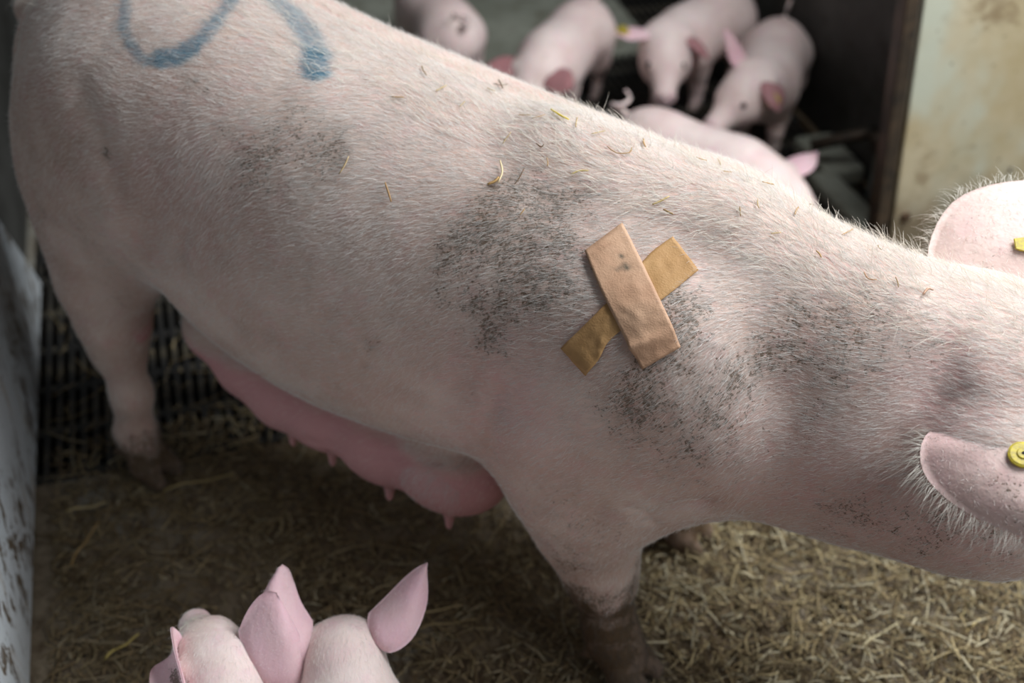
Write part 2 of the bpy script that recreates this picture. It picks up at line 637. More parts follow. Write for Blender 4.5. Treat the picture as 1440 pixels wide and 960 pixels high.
# ears in the sow's own frame: near ear flops forward and down, far ear stands out level
near_rear = [(0.880, -0.100, 0.676), (0.856, -0.160, 0.678), (0.870, -0.196, 0.657), (0.918, -0.222, 0.648), (0.988, -0.234, 0.648), (1.065, -0.232, 0.652)]
near_front = [(0.965, -0.075, 0.690), (0.998, -0.120, 0.698), (1.030, -0.160, 0.696), (1.055, -0.190, 0.680), (1.068, -0.212, 0.668), (1.070, -0.228, 0.654)]
far_rear = [(0.800, 0.085, 0.705), (0.772, 0.150, 0.742), (0.785, 0.212, 0.785), (0.850, 0.262, 0.806), (0.935, 0.285, 0.805), (1.020, 0.290, 0.788)]
far_front = [(0.920, 0.070, 0.722), (0.965, 0.120, 0.737), (1.000, 0.170, 0.752), (1.018, 0.222, 0.768), (1.025, 0.260, 0.778), (1.024, 0.287, 0.785)]
EARS = [leaf_shell(ear_between(near_rear, near_front, (0, -0.006, 0.020), 22, 19, base=-0.15), 0.009),
        leaf_shell(ear_between(far_rear, far_front, (0, -0.01, 0.016), 22, 19, base=-0.1), 0.009)]
n_body = len(SV)


def bvh_of(V, Q):
    return BVHTree.FromPolygons(l2w(V).tolist(), Q.tolist())


_bvh = bvh_of(SV, SQ)


def hit0(u, v):
    h = _bvh.ray_cast(CAM, ray(u, v).normalized())
    return None if h[0] is None else w2l(np.array(h[0]))


# relief: broad muscle forms and skin creases, placed on the hide
SN = normals(SV, SQ)
disp = np.zeros(len(SV))
for u, v, r, a in ((1105, 560, 0.062, -0.016), (1190, 640, 0.09, 0.010), (1000, 640, 0.075, 0.010), (835, 735, 0.035, -0.007), (700, 560, 0.05, -0.006),
                   (730, 620, 0.05, 0.008), (1160, 420, 0.06, 0.007), (1335, 560, 0.045, -0.012), (1300, 500, 0.05, 0.006), (1390, 505, 0.04, 0.006),
                   (160, 300, 0.05, 0.006), (205, 330, 0.05, -0.008), (60, 300, 0.05, 0.006), (140, 480, 0.02, 0.004), (880, 560, 0.07, 0.006),
                   (1255, 620, 0.045, -0.006), (1250, 700, 0.06, 0.007), (240, 260, 0.09, -0.006)):
    p = hit0(u, v)
    if p is not None:
        d2 = ((SV - p) ** 2).sum(1)
        disp += a * np.exp(-d2 / (2 * (r * 0.75) ** 2))
CREASES = [([(1352, 480), (1340, 520), (1318, 560), (1305, 610), (1290, 650)], 0.020, 0.004),
           ([(1300, 590), (1325, 560), (1355, 545)], 0.014, 0.004), ([(1270, 610), (1290, 570), (1330, 500)], 0.018, 0.003),
           ([(112, 120), (128, 165), (150, 225), (165, 275)], 0.026, 0.005), ([(50, 285), (72, 312), (100, 330)], 0.010, 0.004),
           ([(900, 732), (930, 718), (965, 708), (992, 704)], 0.010, 0.006), ([(880, 715), (905, 722), (922, 738)], 0.008, 0.004),
           ([(700, 560), (690, 600), (690, 640)], 0.016, 0.006), ([(255, 330), (250, 360), (262, 390)], 0.014, 0.004),
           ([(290, 570), (360, 600), (430, 620), (530, 640), (620, 650), (688, 652)], 0.008, 0.003)]
for line, w, a in CREASES:
    L = [hit0(*q) for q in line]
    L = [q for q in L if q is not None]
    if len(L) > 1:
        disp -= a * np.exp(-(seg_dist(SV, L) / w) ** 2)
disp += 0.0016 * wave_noise(SV, 0.16, 3, 3)
SV = SV + SN * disp[:, None]

BV, BQ = join([(SV, SQ)] + EARS)
_bvh = bvh_of(BV, BQ)
near_ear = (np.arange(len(BV)) >= n_body)


def hit(u, v):
    h = _bvh.ray_cast(CAM, ray(u, v).normalized())
    return (None, None) if h[0] is None else (h[0], h[1])


def hit_local(u, v):
    p, _ = hit(u, v)
    return None if p is None else w2l(np.array(p))


# stains, pink skin and the blue stock mark, laid on the hide as painted areas with their own outlines
dirt = np.zeros(len(BV))
for u, v, r, a in ((742, 292, 52, .62), (735, 372, 62, .75), (700, 330, 60, .40), (800, 300, 42, .40), (690, 425, 70, .45), (760, 410, 40, .50), (640, 380, 60, .25),
                   (425, 180, 46, .50), (385, 215, 46, .45), (465, 215, 46, .48), (330, 200, 50, .28), (345, 270, 50, .22), (955, 432, 28, .80), (940, 480, 30, .42),
                   (850, 300, 30, .40), (900, 330, 26, .36), (1062, 500, 62, .34), (1110, 545, 62, .36), (1150, 470, 60, .26), (1180, 440, 50, .25), (960, 560, 80, .30), (880, 540, 50, .32),
                   (690, 490, 20, .60), (518, 490, 10, .55), (517, 515, 7, .5), (525, 475, 16, .35), (300, 480, 70, .14), (430, 520, 90, .12), (990, 620, 90, .22), (1250, 500, 60, .22),
                   (1310, 480, 22, .30), (1352, 478, 14, .35), (150, 215, 9, .8), (276, 115, 9, .7), (289, 128, 8, .6), (315, 180, 12, .5), (255, 360, 14, .4), (60, 300, 16, .4),
                   (680, 560, 30, .30), (900, 620, 60, .2), (1180, 730, 70, .30), (1270, 740, 70, .36), (1390, 765, 60, .36), (760, 700, 50, .30), (830, 760, 60, .35), (800, 800, 50, .5),
                   (560, 230, 50, .16), (620, 180, 60, .12), (1240, 420, 60, .14), (1030, 330, 60, .10), (860, 240, 60, .08), (1130, 330, 50, .14), (1000, 300, 40, .14),
                   (120, 330, 60, .25), (160, 420, 60, .25), (100, 200, 70, .16), (1430, 690, 16, .5), (1405, 668, 9, .6), (1375, 690, 6, .6), (1398, 700, 9, .7), (1340, 705, 8, .55), (1310, 690, 10, .4)):
    p = hit_local(u, v)
    if p is None:
        continue
    rr = 1.25 * r / 1150.0
    d2 = ((BV - p) ** 2).sum(1)
    dirt = np.maximum(dirt, 0) + 0.8 * a * np.exp(-d2 / (2 * (rr * 0.8) ** 2)) * (1 - 0.4 * np.minimum(dirt, 1))
dirt *= np.clip(0.92 + 0.50 * wave_noise(BV, 0.11, 71, 3), 0.35, 1.35)
dirt = np.minimum(dirt, 0.66)
x, y, z = BV.T
nz2 = wave_noise(BV, 0.12, 11, 3)
fore = np.clip((0.275 + 0.05 * nz2 - z) / 0.12, 0, 1) * (x > 0.25)
hind = np.clip((0.17 + 0.03 * nz2 - z) / 0.10, 0, 1) * (x < -0.3) * 1.25
dirt = np.maximum(dirt, np.maximum(fore * 1.25, hind))
far_fore = np.clip((0.33 - z) / 0.06, 0, 1) * (x > 0.25) * (y > 0.05) * 1.25
dirt = np.maximum(dirt, far_fore)
dirt = np.clip(dirt + 0.10 + 0.09 * nz2 - 0.10 * np.clip((z - 0.80) / 0.08, 0, 1), 0, 1.3)
dirt[n_body:] = np.clip(0.22 + 0.16 * wave_noise(BV[n_body:], 0.05, 5, 2), 0, 1) + np.clip(dirt[n_body:] - 0.1, 0, 1) * 0.6

pink = np.clip((0.372 - z + 0.06 * np.clip(-0.15 - x, 0, 1)) / 0.03, 0, 1) * ((x > -0.42) & (x < 0.31)) * (np.abs(y) < 0.215)
pink[n_body:] = 0.08
for u, v, r, a in ((720, 560, 80, .35), (1330, 520, 60, .30), (1330, 600, 40, .3), (250, 250, 90, .18), (1250, 740, 90, .30), (1080, 640, 90, .18), (1400, 745, 80, .25), (640, 620, 60, .15)):
    p = hit_local(u, v)
    if p is not None:
        pink += a * np.exp(-((BV - p) ** 2).sum(1) / (2 * (r / 1150.0) ** 2))
pink = np.clip(pink, 0, 0.92)

blue = np.zeros(len(BV))
for line, w, a in (([(184, -40), (178, 0), (176, 30), (183, 60), (202, 84), (226, 90)], 7.5, 0.62),
                   ([(226, 86), (248, 82), (272, 70), (296, 44), (314, 18), (326, 0), (336, -30)], 10.0, 0.70), ([(226, 82), (250, 80), (270, 68)], 13, 0.85),
                   ([(340, -40), (385, -4), (412, 20), (434, 48), (446, 74), (448, 100)], 16.0, 0.62), ([(448, 76), (447, 101)], 17.0, 0.98)):
    L = [hit_local(*q) for q in line]
    L = [q for q in L if q is not None]
    if len(L) > 1:
        d = seg_dist(BV, L) + 0.0035 * wave_noise(BV, 0.03, 21, 2)
        wm = w / 880.0
        blue = np.maximum(blue, a * np.clip((wm * 1.25 - d) / (wm * 0.5), 0, 1))

sow = mesh_obj('sow', BV, BQ, M_SKIN)
add_attr(sow.data, 'dirt', dirt)
add_attr(sow.data, 'pink', pink)
add_attr(sow.data, 'blue', blue)
pale = np.zeros(len(BV))
pale[n_body:] = 0.22
add_attr(sow.data, 'pale', pale)
sow.location = SOW_AT
sow.rotation_euler = (0, 0, SOW_ROT)
tag(sow, 'large pale pink sow standing across the pen with blue marks on its rump', 'pig')


# ------------------------------------------------------------------ hair as real strands
def hair_obj(name, roots, dirs, nrm, length, rad, colr, parent, npt=5, droop=0.5):
    n = len(roots)
    t = np.linspace(0, 1, npt)
    P = np.zeros((n, npt, 3), np.float32)
    wob = rng.normal(0, 0.10, (n, 3))
    for i, f in enumerate(t):
        P[:, i] = roots + length[:, None] * (dirs * f - nrm * droop * f * f) + wob * (length * f * f)[:, None]
    cu = bpy.data.hair_curves.new(name)
    cu.add_curves([npt] * n)
    cu.attributes['position'].data.foreach_set('vector', P.reshape(-1))
    ra = cu.attributes.get('radius') or cu.attributes.new('radius', 'FLOAT', 'POINT')
    rr = (rad[:, None] * (1 - 0.75 * t ** 1.5)[None, :]).astype(np.float32)
    ra.data.foreach_set('value', rr.reshape(-1))
    ca = cu.attributes.new('hair_colour', 'FLOAT_COLOR', 'CURVE')
    ca.data.foreach_set('color', np.concatenate([colr, np.ones((n, 1))], 1).astype(np.float32).reshape(-1))
    cu.materials.append(M_HAIR)
    o = bpy.data.objects.new(name, cu)
    COL.objects.link(o)
    o.parent = parent
    o['kind'] = 'stuff'
    return o


def scatter(V, Q, n, weight=None):
    T = np.concatenate([Q[:, [0, 1, 2]], Q[:, [0, 2, 3]]])
    c = np.cross(V[T[:, 1]] - V[T[:, 0]], V[T[:, 2]] - V[T[:, 0]])
    a = np.linalg.norm(c, axis=1)
    nn = c / (a[:, None] + 1e-12)
    w = a.copy()
    if weight is not None:
        w *= weight(V[T].mean(1), nn)
    i = rng.choice(len(T), n, p=w / w.sum())
    r1, r2 = np.sqrt(rng.random(n)), rng.random(n)
    b = np.stack([1 - r1, r1 * (1 - r2), r1 * r2], 1)
    return (V[T[i]] * b[..., None]).sum(1), nn[i], T[i], b


def unit(v):
    return v / (np.linalg.norm(v, axis=1)[:, None] + 1e-9)


def sow_flow(P, N):
    """lie of the coat: backwards and down the flanks, with swirls"""
    d = np.zeros_like(P)
    d[:, 0] = -1.0
    d[:, 2] = -0.55 * np.clip(np.abs(P[:, 1]) / 0.2, 0, 1.3)
    d[:, 1] = 0.25 * np.sign(P[:, 1]) * np.clip(np.abs(P[:, 1]) / 0.1, 0, 1)
    d[:, 0] += 0.35 * wave_noise(P, 0.35, 31, 2)
    d[:, 2] += 0.55 * wave_noise(P, 0.30, 32, 2)
    d[:, 1] += 0.40 * wave_noise(P, 0.30, 33, 2)
    low = np.clip((0.36 - P[:, 2]) / 0.1, 0, 1)[:, None]
    d = d * (1 - low) + low * np.array([0, 0, -1.0])
    d = d - N * (d * N).sum(1)[:, None]
    return unit(d)


NH = 380000


def sow_hair_weight(c, n):
    side = np.where(c[:, 1] < 0.06, 1.0, 0.35)
    low = np.where((c[:, 2] < 0.36) & (np.abs(c[:, 1]) < 0.2) & (c[:, 0] > -0.42) & (c[:, 0] < 0.31), 0.04, 1.0)
    rear = np.clip(0.45 + (c[:, 0] + 0.75) * 0.8, 0.3, 1.0)
    up = 0.45 + 0.75 * np.clip(n[:, 2] + 0.2, 0, 1)
    return side * low * rear * up


# outlines of the two plaster strips (no hair grows through them)
TAPE_A = ([(790, 489), (822, 458), (870, 410), (912, 360), (946, 334)], [(826, 527), (846, 503), (862, 474), (934, 420), (982, 381)])
TAPE_B = ([(823, 355), (846, 410), (868, 452), (884, 483), (904, 518)], [(875, 316), (903, 372), (926, 420), (944, 456), (957, 488)])


def under_tape(P):
    u, v = to_px(l2w(P))
    res = np.zeros(len(P), bool)
    for e0, e1 in (TAPE_A, TAPE_B):
        poly = e0 + e1[::-1]
        ins = np.zeros(len(P), bool)
        for (x0, y0), (x1, y1) in zip(poly, poly[1:] + poly[:1]):
            c = ((y0 > v) != (y1 > v)) & (u < (x1 - x0) * (v - y0) / ((y1 - y0) or 1e-9) + x0)
            ins ^= c
        res |= ins
    return res & (P[:, 1] < 0.05)


P, N, T, B = scatter(SV, SQ, NH, sow_hair_weight)
ok = ~under_tape(P)
P, N, T, B = P[ok], N[ok], T[ok], B[ok]
NH = len(P)
flow = sow_flow(P, N)
lift = np.abs(rng.normal(0.22, 0.10, NH))
dd = unit(flow + N * lift[:, None] + rng.normal(0, 0.20, (NH, 3)))
up = np.clip(N[:, 2] + 0.1, 0, 1)
ln = rng.uniform(0.008, 0.0175, NH) * (0.75 + 0.45 * up)
hd, hb = (dirt[T] * B).sum(1), (blue[T] * B).sum(1)
colr = np.array([0.89, 0.865, 0.835]) * rng.uniform(0.86, 1.08, (NH, 1))
soil = np.clip(hd * rng.uniform(0.0, 1.2, NH), 0, 0.92)[:, None]
soil = np.maximum(soil, np.clip((hd - 0.8) * 3, 0, 0.95)[:, None])
dkc = np.where((hd > 0.8)[:, None], np.array([[0.075, 0.058, 0.042]]), np.array([[0.18, 0.14, 0.10]]))
colr = colr * (1 - soil) + soil * dkc
bm_ = np.clip(hb * rng.uniform(0.35, 1.1, NH), 0, 0.9)[:, None]
colr = np.clip(colr * (1 - bm_) + bm_ * np.array([0.06, 0.25, 0.36]), 0, 0.92)
hair_obj('coat_hair', P, dd, N, ln, rng.uniform(0.00008, 0.00014, NH), colr, sow, droop=0.22)

# long bristles on the ridge of the back, neck and crown
NB = 5200
P, N, T, B = scatter(SV, SQ, NB, lambda c, n: (np.abs(c[:, 1]) < 0.085) * (n[:, 2] > 0.5) * np.clip((c[:, 0] + 0.75) * 0.8, 0.15, 1) * (c[:, 0] < 0.98))
flow = sow_flow(P, N)
dd = unit(flow * 0.8 + N * np.abs(rng.normal(0.45, 0.3, NB))[:, None] + rng.normal(0, 0.35, (NB, 3)))
ln = rng.uniform(0.018, 0.046, NB)
colr = np.array([0.84, 0.78, 0.68]) * rng.uniform(0.75, 1.05, (NB, 1))
hair_obj('ridge_bristles', P, dd, N, ln, rng.uniform(0.00016, 0.00028, NB), np.clip(colr, 0, 0.9), sow, droop=0.30)

# fringe along the ear margins
for rear, sgn, nf in ((near_rear, -1, 430), (far_rear, 1, 330)):
    E = edge_curve(rear, 200)
    k = rng.integers(12, 199, nf)
    P = E[k] + rng.normal(0, 0.0022, (nf, 3))
    tan = unit(np.gradient(E, axis=0))[k]
    ctr = np.array([0.985, sgn * 0.14, 0.69])
    outw = unit(P - ctr)
    outw = unit(outw - tan * (outw * tan).sum(1)[:, None])
    dd = unit(outw + tan * rng.normal(0.25, 0.30, (nf, 1)) + rng.normal(0, 0.22, (nf, 3)))
    N = np.tile(np.array([0, 0, 1.0]), (nf, 1))
    colr = np.array([0.86, 0.82, 0.74]) * rng.uniform(0.75, 1.06, (nf, 1))
    hair_obj('ear_fringe_hair', P, dd, N, rng.uniform(0.008, 0.034, nf), rng.uniform(0.00012, 0.00022, nf), np.clip(colr, 0, 0.92), sow, droop=0.45)
# short down on both ears
EV, EQ = join(EARS)
NE = 5000
P, N, T, B = scatter(EV, EQ, NE)
dd = unit(np.array([0.5, 0, -0.2]) + N * 0.5 + rng.normal(0, 0.35, (NE, 3)))
hair_obj('ear_down', P, dd, N, rng.uniform(0.004, 0.010, NE), rng.uniform(0.00009, 0.00015, NE), np.clip(np.array([0.88, 0.84, 0.80]) * rng.uniform(0.8, 1.05, (NE, 1)), 0, 0.92), sow, droop=0.25)


# ------------------------------------------------------------------ the pen
def box_bm(bm, c, ex, ey, ez, sx, sy, sz):
    c, ex, ey, ez = Vector(c), Vector(ex), Vector(ey), Vector(ez)
    vs = [bm.verts.new(c + ex * (a * sx / 2) + ey * (b * sy / 2) + ez * (d * sz / 2)) for a in (-1, 1) for b in (-1, 1) for d in (-1, 1)]
    for f in ((0, 1, 3, 2), (4, 6, 7, 5), (0, 4, 5, 1), (2, 3, 7, 6), (0, 2, 6, 4), (1, 5, 7, 3)):
        bm.faces.new([vs[i] for i in f])
    return vs


def bevel_all(bm, w, seg=2):
    bmesh.ops.bevel(bm, geom=bm.edges[:], offset=w, segments=seg, affect='EDGES', profile=0.5)


def tube(name, pts, r, mat, parent=None, seg=12):
    P = [Vector(p) for p in pts]
    V, F = [], []
    for i, p in enumerate(P):
        d = (P[min(i + 1, len(P) - 1)] - P[max(i - 1, 0)]).normalized()
        a = d.orthogonal().normalized()
        b = d.cross(a)
        rr = r[i] if isinstance(r, (list, tuple)) else r
        for k in range(seg):
            t = 2 * math.pi * k / seg
            V.append(p + a * (rr * math.cos(t)) + b * (rr * math.sin(t)))
    for i in range(len(P) - 1):
        for k in range(seg):
            F.append((i * seg + k, i * seg + (k + 1) % seg, (i + 1) * seg + (k + 1) % seg, (i + 1) * seg + k))
    F.append(tuple(range(seg))[::-1])
    F.append(tuple((len(P) - 1) * seg + k for k in range(seg)))
    return mesh_obj(name, [tuple(v) for v in V], F, mat, parent)


PD = Vector((-0.263, 0.965, 0)).normalized()        # the pen runs this way, away from the camera
PX = Vector((PD.y, -PD.x, 0))                       # and this way across
UP = Vector((0, 0, 1))
PO = Vector((-0.772, 1.284, 0))                     # a point on the foot of the white panel


def pen(a, d, z=0.0):
    return PO + PX * a + PD * d + UP * z


def quad_slab(name, a0, a1, d0, d1, ztop, thick, mat, sub=0):
    bm = bmesh.new()
    box_bm(bm, pen((a0 + a1) / 2, (d0 + d1) / 2, ztop - thick / 2), PX, PD, UP, a1 - a0, d1 - d0, thick)
    bevel_all(bm, 0.004, 1)
    return bm_obj(name, bm, mat)


# concrete and manure floor
t = NT('wet_concrete')
c = t.mix(t.ramp(t.noise(2.2, 5, 0.6), 0.35, 0.66), (0.175, 0.125, 0.075), (0.285, 0.235, 0.165))
c = t.mix(t.ramp(t.noise(1.5, 3, 0.5, dist=0.5), 0.56, 0.66), c, (0.29, 0.285, 0.25))
c = t.mix(t.ramp(t.noise(26, 5, 0.65), 0.40, 0.72), c, (0.105, 0.072, 0.042))
t.bump(t.noise(55, 6, 0.65), 0.6, 0.01)
M_FLOOR = t.done(c, t.ramp(t.noise(8, 3), 0.3, 0.7, 0.40, 0.8), 0.35)
t = NT('pale_concrete')
c = t.mix(t.ramp(t.noise(5, 5, 0.6), 0.35, 0.66), (0.25, 0.26, 0.21), (0.36, 0.37, 0.31))
c = t.mix(t.ramp(t.noise(17, 4, 0.6), 0.52, 0.75), c, (0.15, 0.135, 0.095))
t.bump(t.noise(60, 5), 0.3, 0.006)
M_CREEP = t.done(c, 0.7, 0.3)

S0 = 0.47          # slats begin this far from the panel foot point
SLAT_A0, SLAT_A1, SLAT_D1 = -0.02, 2.02, 3.1
fl = quad_slab('floor', -2.2, 3.6, -2.6, S0, 0.0, 0.26, M_FLOOR)
tag(fl, kind='structure')
fl2 = quad_slab('floor', SLAT_A1 + 0.002, 3.6, S0 + 0.002, 4.6, 0.0, 0.26, M_FLOOR)
tag(fl2, kind='structure')
fl3 = quad_slab('floor', SLAT_A0, SLAT_A1, S0 + 0.002, 4.6, -0.16, 0.08, plain('slurry_pit', (0.012, 0.010, 0.008), 0.5))
tag(fl3, kind='structure')
fl4 = quad_slab('floor', -2.2, SLAT_A0 - 0.002, S0 + 0.002, 4.6, 0.0, 0.26, M_FLOOR)
tag(fl4, kind='structure')
creep = quad_slab('floor', 0.60, 1.78, 1.93, 4.4, 0.012, 0.05, M_CREEP)
tag(creep, kind='structure')

t = NT('black_slat')
c = t.mix(t.ramp(t.noise(14, 5, 0.65), 0.46, 0.68), (0.022, 0.021, 0.020), (0.085, 0.072, 0.050))
t.bump(t.noise(90, 4), 0.4, 0.003)
M_SLAT = t.done(c, 0.5, 0.4)
grate = empty('floor_grate', pen(SLAT_A0, S0))
tag(grate, 'black slatted floor over the slurry pit beneath the hind legs', 'slatted floor', kind='structure')
grate.rotation_euler = (0, 0, math.atan2(PX.y, PX.x))


def bar_mesh(name, sx, sy, sz, bev):
    bm = bmesh.new()
    box_bm(bm, (0, 0, 0), (1, 0, 0), (0, 1, 0), (0, 0, 1), sx, sy, sz)
    bevel_all(bm, bev, 1)
    me = bpy.data.meshes.new(name)
    bmesh.ops.recalc_face_normals(bm, faces=bm.faces[:])
    bm.to_mesh(me)
    bm.free()
    me.materials.append(M_SLAT)
    return me


pitch = 0.0235
n_sl = int((SLAT_A1 - SLAT_A0) / pitch)
me_sl = bar_mesh('slat', 0.0125, SLAT_D1 - S0 - 0.006, 0.030, 0.0022)
for i in range(n_sl):
    o = bpy.data.objects.new('slat', me_sl)
    COL.objects.link(o)
    o.parent = grate
    o.location = ((i + 0.5) * pitch, (SLAT_D1 - S0) / 2, -0.0152 + random.uniform(-0.0008, 0))
me_cb = bar_mesh('crossbar', SLAT_A1 - SLAT_A0, 0.022, 0.026, 0.002)
for i in range(20):
    d = 0.02 + i * 0.135
    if d > SLAT_D1 - S0 - 0.02:
        break
    o = bpy.data.objects.new('crossbar', me_cb)
    COL.objects.link(o)
    o.parent = grate
    o.location = ((SLAT_A1 - SLAT_A0) / 2, d, -0.0175)

# white plastic panel at the left, splashed with muck
t = NT('white_panel')
c = t.mix(t.ramp(t.noise(3, 4), 0.3, 0.7), (0.60, 0.66, 0.70), (0.68, 0.72, 0.745))
sp = t.ramp(t.noise(34, 5, 0.7, stretch=(1, 1, 0.5), dist=0.8), 0.50, 0.57)
area = t.ramp(t.noise(5.5, 3, 0.5), 0.40, 0.52)
c = t.mix(t.math('MULTIPLY', sp, area), c, (0.13, 0.10, 0.07))
c = t.mix(t.math('MULTIPLY', t.ramp(t.noise(9, 4, 0.6, stretch=(1, 1, 0.4), dist=0.6), 0.56, 0.66), 0.55), c, (0.40, 0.33, 0.24))
c = t.mix(t.math('MULTIPLY', t.ramp(t.noise(75, 4, 0.6), 0.65, 0.70), 0.7), c, (0.10, 0.085, 0.065))
M_PANEL = t.done(c, 0.38, 0.4)
bm = bmesh.new()
prof = [(-2.2, 0.012), (1.135, 0.012), (0.85, 0.353), (0.69, 0.545), (-2.2, 0.545)]
nv = []
for off in (0.0, -0.035):
    nv.append([bm.verts.new(pen(off, d, z)) for d, z in prof])
bm.faces.new(nv[0])
bm.faces.new(nv[1][::-1])
for i in range(5):
    j = (i + 1) % 5
    bm.faces.new((nv[0][i], nv[1][i], nv[1][j], nv[0][j]))
bevel_all(bm, 0.004, 2)
pn = bm_obj('partition_panel', bm, M_PANEL)
tag(pn, 'white plastic partition panel splashed with brown muck at the left edge', 'panel')
for i, d in enumerate((0.62, -0.3)):     # feet that carry the panel
    bm = bmesh.new()
    box_bm(bm, pen(-0.06, d, 0.15), PX, PD, UP, 0.05, 0.05, 0.30)
    bevel_all(bm, 0.004, 1)
    bm_obj('post', bm, M_PANEL, pn)

# dark walls left and right of the pen
t = NT('dark_wall')
c = t.mix(t.ramp(t.noise(3.5, 5, 0.6), 0.35, 0.7), (0.034, 0.034, 0.031), (0.074, 0.074, 0.068))
c = t.mix(t.ramp(t.noise(18, 4, 0.6), 0.55, 0.75), c, (0.020, 0.016, 0.011))
t.bump(t.noise(30, 4), 0.3, 0.006)
M_WALL = t.done(c, 0.55, 0.3)
M_EDGE = plain('dark_metal', (0.030, 0.026, 0.022), 0.45, 0.5, 0.3, (0.085, 0.060, 0.040), 22)
M_STEEL = plain('galvanised_steel', (0.25, 0.28, 0.27), 0.45, 0.5, 0.3, (0.12, 0.12, 0.10), 16)


def wall(name, a0, a1, d0, d1, z1, mat):
    bm = bmesh.new()
    box_bm(bm, pen((a0 + a1) / 2, (d0 + d1) / 2, z1 / 2 - 0.05), PX, PD, UP, abs(a1 - a0), abs(d1 - d0), z1 + 0.1)
    bevel_all(bm, 0.006, 1)
    o = bm_obj(name, bm, mat)
    tag(o, kind='structure')
    return o


wall('wall_left', -0.10, -0.04, 0.72, 4.6, 1.1, M_WALL)
wall('wall_back', -0.10, 3.6, 4.62, 4.72, 2.4, plain('back_wall', (0.20, 0.21, 0.19), 0.8, 0.2, col2=(0.12, 0.12, 0.10), scale=4))
WR = 2.03
wall('wall_right', WR, WR + 0.06, 0.74, 4.6, 1.15, M_WALL)

# beige board standing across at the right, with its bolt
t = NT('beige_board')
c = t.mix(t.ramp(t.noise(3.0, 5, 0.6), 0.32, 0.68), (0.42, 0.34, 0.19), (0.56, 0.50, 0.36))
c = t.mix(t.ramp(t.noise(2.6, 4, 0.6, stretch=(1, 1, 0.7)), 0.50, 0.66), c, (0.50, 0.52, 0.42))
c = t.mix(t.math('MULTIPLY', t.ramp(t.noise(7, 5, 0.65, dist=0.5), 0.54, 0.68), 0.75), c, (0.22, 0.155, 0.085))
c = t.mix(t.math('MULTIPLY', t.ramp(t.noise(60, 3, 0.6), 0.66, 0.72), 0.7), c, (0.12, 0.08, 0.05))
gz = t.n('ShaderNodeSeparateXYZ')
tc = t.n('ShaderNodeTexCoord')
t.t.links.new(tc.outputs['Object'], gz.inputs[0])
muck = t.math('MULTIPLY', t.ramp(t.math('ADD', gz.outputs[2], t.math('MULTIPLY', t.noise(6, 4), 0.22)), 0.38, 0.20), 0.8)
c = t.mix(muck, c, (0.13, 0.085, 0.045))
t.bump(t.noise(24, 4), 0.2, 0.004)
M_BOARD = t.done(c, 0.5, 0.35)
# the board's free edge leans a little
b_lo = CAM + ray(1247, 372) * ((0.0 - CAM_H) / ray(1247, 372).z)
dpt = b_lo.y
d_hi = ray(1301, -4)
b_hi = CAM + d_hi * (dpt / d_hi.y)
lean = (b_hi - b_lo)
lean = lean / lean.z
BX = Vector((0.985, 0.17, 0)).normalized()
BN = Vector((-BX.y, BX.x, 0))
bm = bmesh.new()
H_B = 1.05
nv = []
for off in (0.0, 0.03):
    nv.append([bm.verts.new(b_lo + BN * off + BX * 0.0), bm.verts.new(b_lo + BN * off + BX * 1.3), bm.verts.new(b_lo + BN * off + BX * 1.3 + UP * H_B), bm.verts.new(b_lo + BN * off + lean * H_B)])
bm.faces.new(nv[0])
bm.faces.new(nv[1][::-1])
for i in range(4):
    j = (i + 1) % 4
    bm.faces.new((nv[0][i], nv[1][i], nv[1][j], nv[0][j]))
bevel_all(bm, 0.004, 2)
board = bm_obj('pen_board', bm, M_BOARD)
tag(board, 'stained beige pen board standing upright behind the ears of the sow', 'board')


def on_board(u, v, off=0.0):
    d = ray(u, v)
    n = -BN
    tt = (b_lo - CAM).dot(n) / d.dot(n)
    return CAM + d * tt + n * off


# dark steel edge post along the free edge
bm = bmesh.new()
e_lo, e_hi = b_lo - BX * 0.030 + BN * 0.012, b_lo + lean * H_B - BX * 0.030 + BN * 0.012
ez = (e_hi - e_lo)
box_bm(bm, (e_lo + e_hi) / 2, BX, BN, ez.normalized(), 0.030, 0.05, ez.length)
bevel_all(bm, 0.003, 1)
bm_obj('edge_strip', bm, M_EDGE, board)


def disc(bm, c, n, r, h, seg=20):
    n = Vector(n).normalized()
    a = n.orthogonal().normalized()
    b = n.cross(a)
    rings = []
    for rr, hh in ((r, 0), (r, h * 0.7), (r * 0.85, h)):
        rings.append([bm.verts.new(Vector(c) + a * (rr * math.cos(2 * math.pi * k / seg)) + b * (rr * math.sin(2 * math.pi * k / seg)) + n * hh) for k in range(seg)])
    for q, w in zip(rings[:-1], rings[1:]):
        for k in range(seg):
            bm.faces.new((q[k], q[(k + 1) % seg], w[(k + 1) % seg], w[k]))
    bm.faces.new(rings[-1])
    bm.faces.new(rings[0][::-1])


bm = bmesh.new()
disc(bm, on_board(1273, 305, -0.001), -BN, 0.013, 0.006)
disc(bm, on_board(1273, 305, 0.004), -BN, 0.007, 0.008, 6)
bolt = bm_obj('bolt', bm, plain('rusty_bolt', (0.05, 0.04, 0.03), 0.5, 0.4, 0.4, (0.12, 0.07, 0.04), 60), board)

# galvanised post at the end of the right wall, with a clamp, and the low pipe rail
def on_wall(u, v, a):
    d = ray(u, v)
    tt = ((PO + PX * a) - CAM).dot(PX) / d.dot(PX)
    return CAM + d * tt


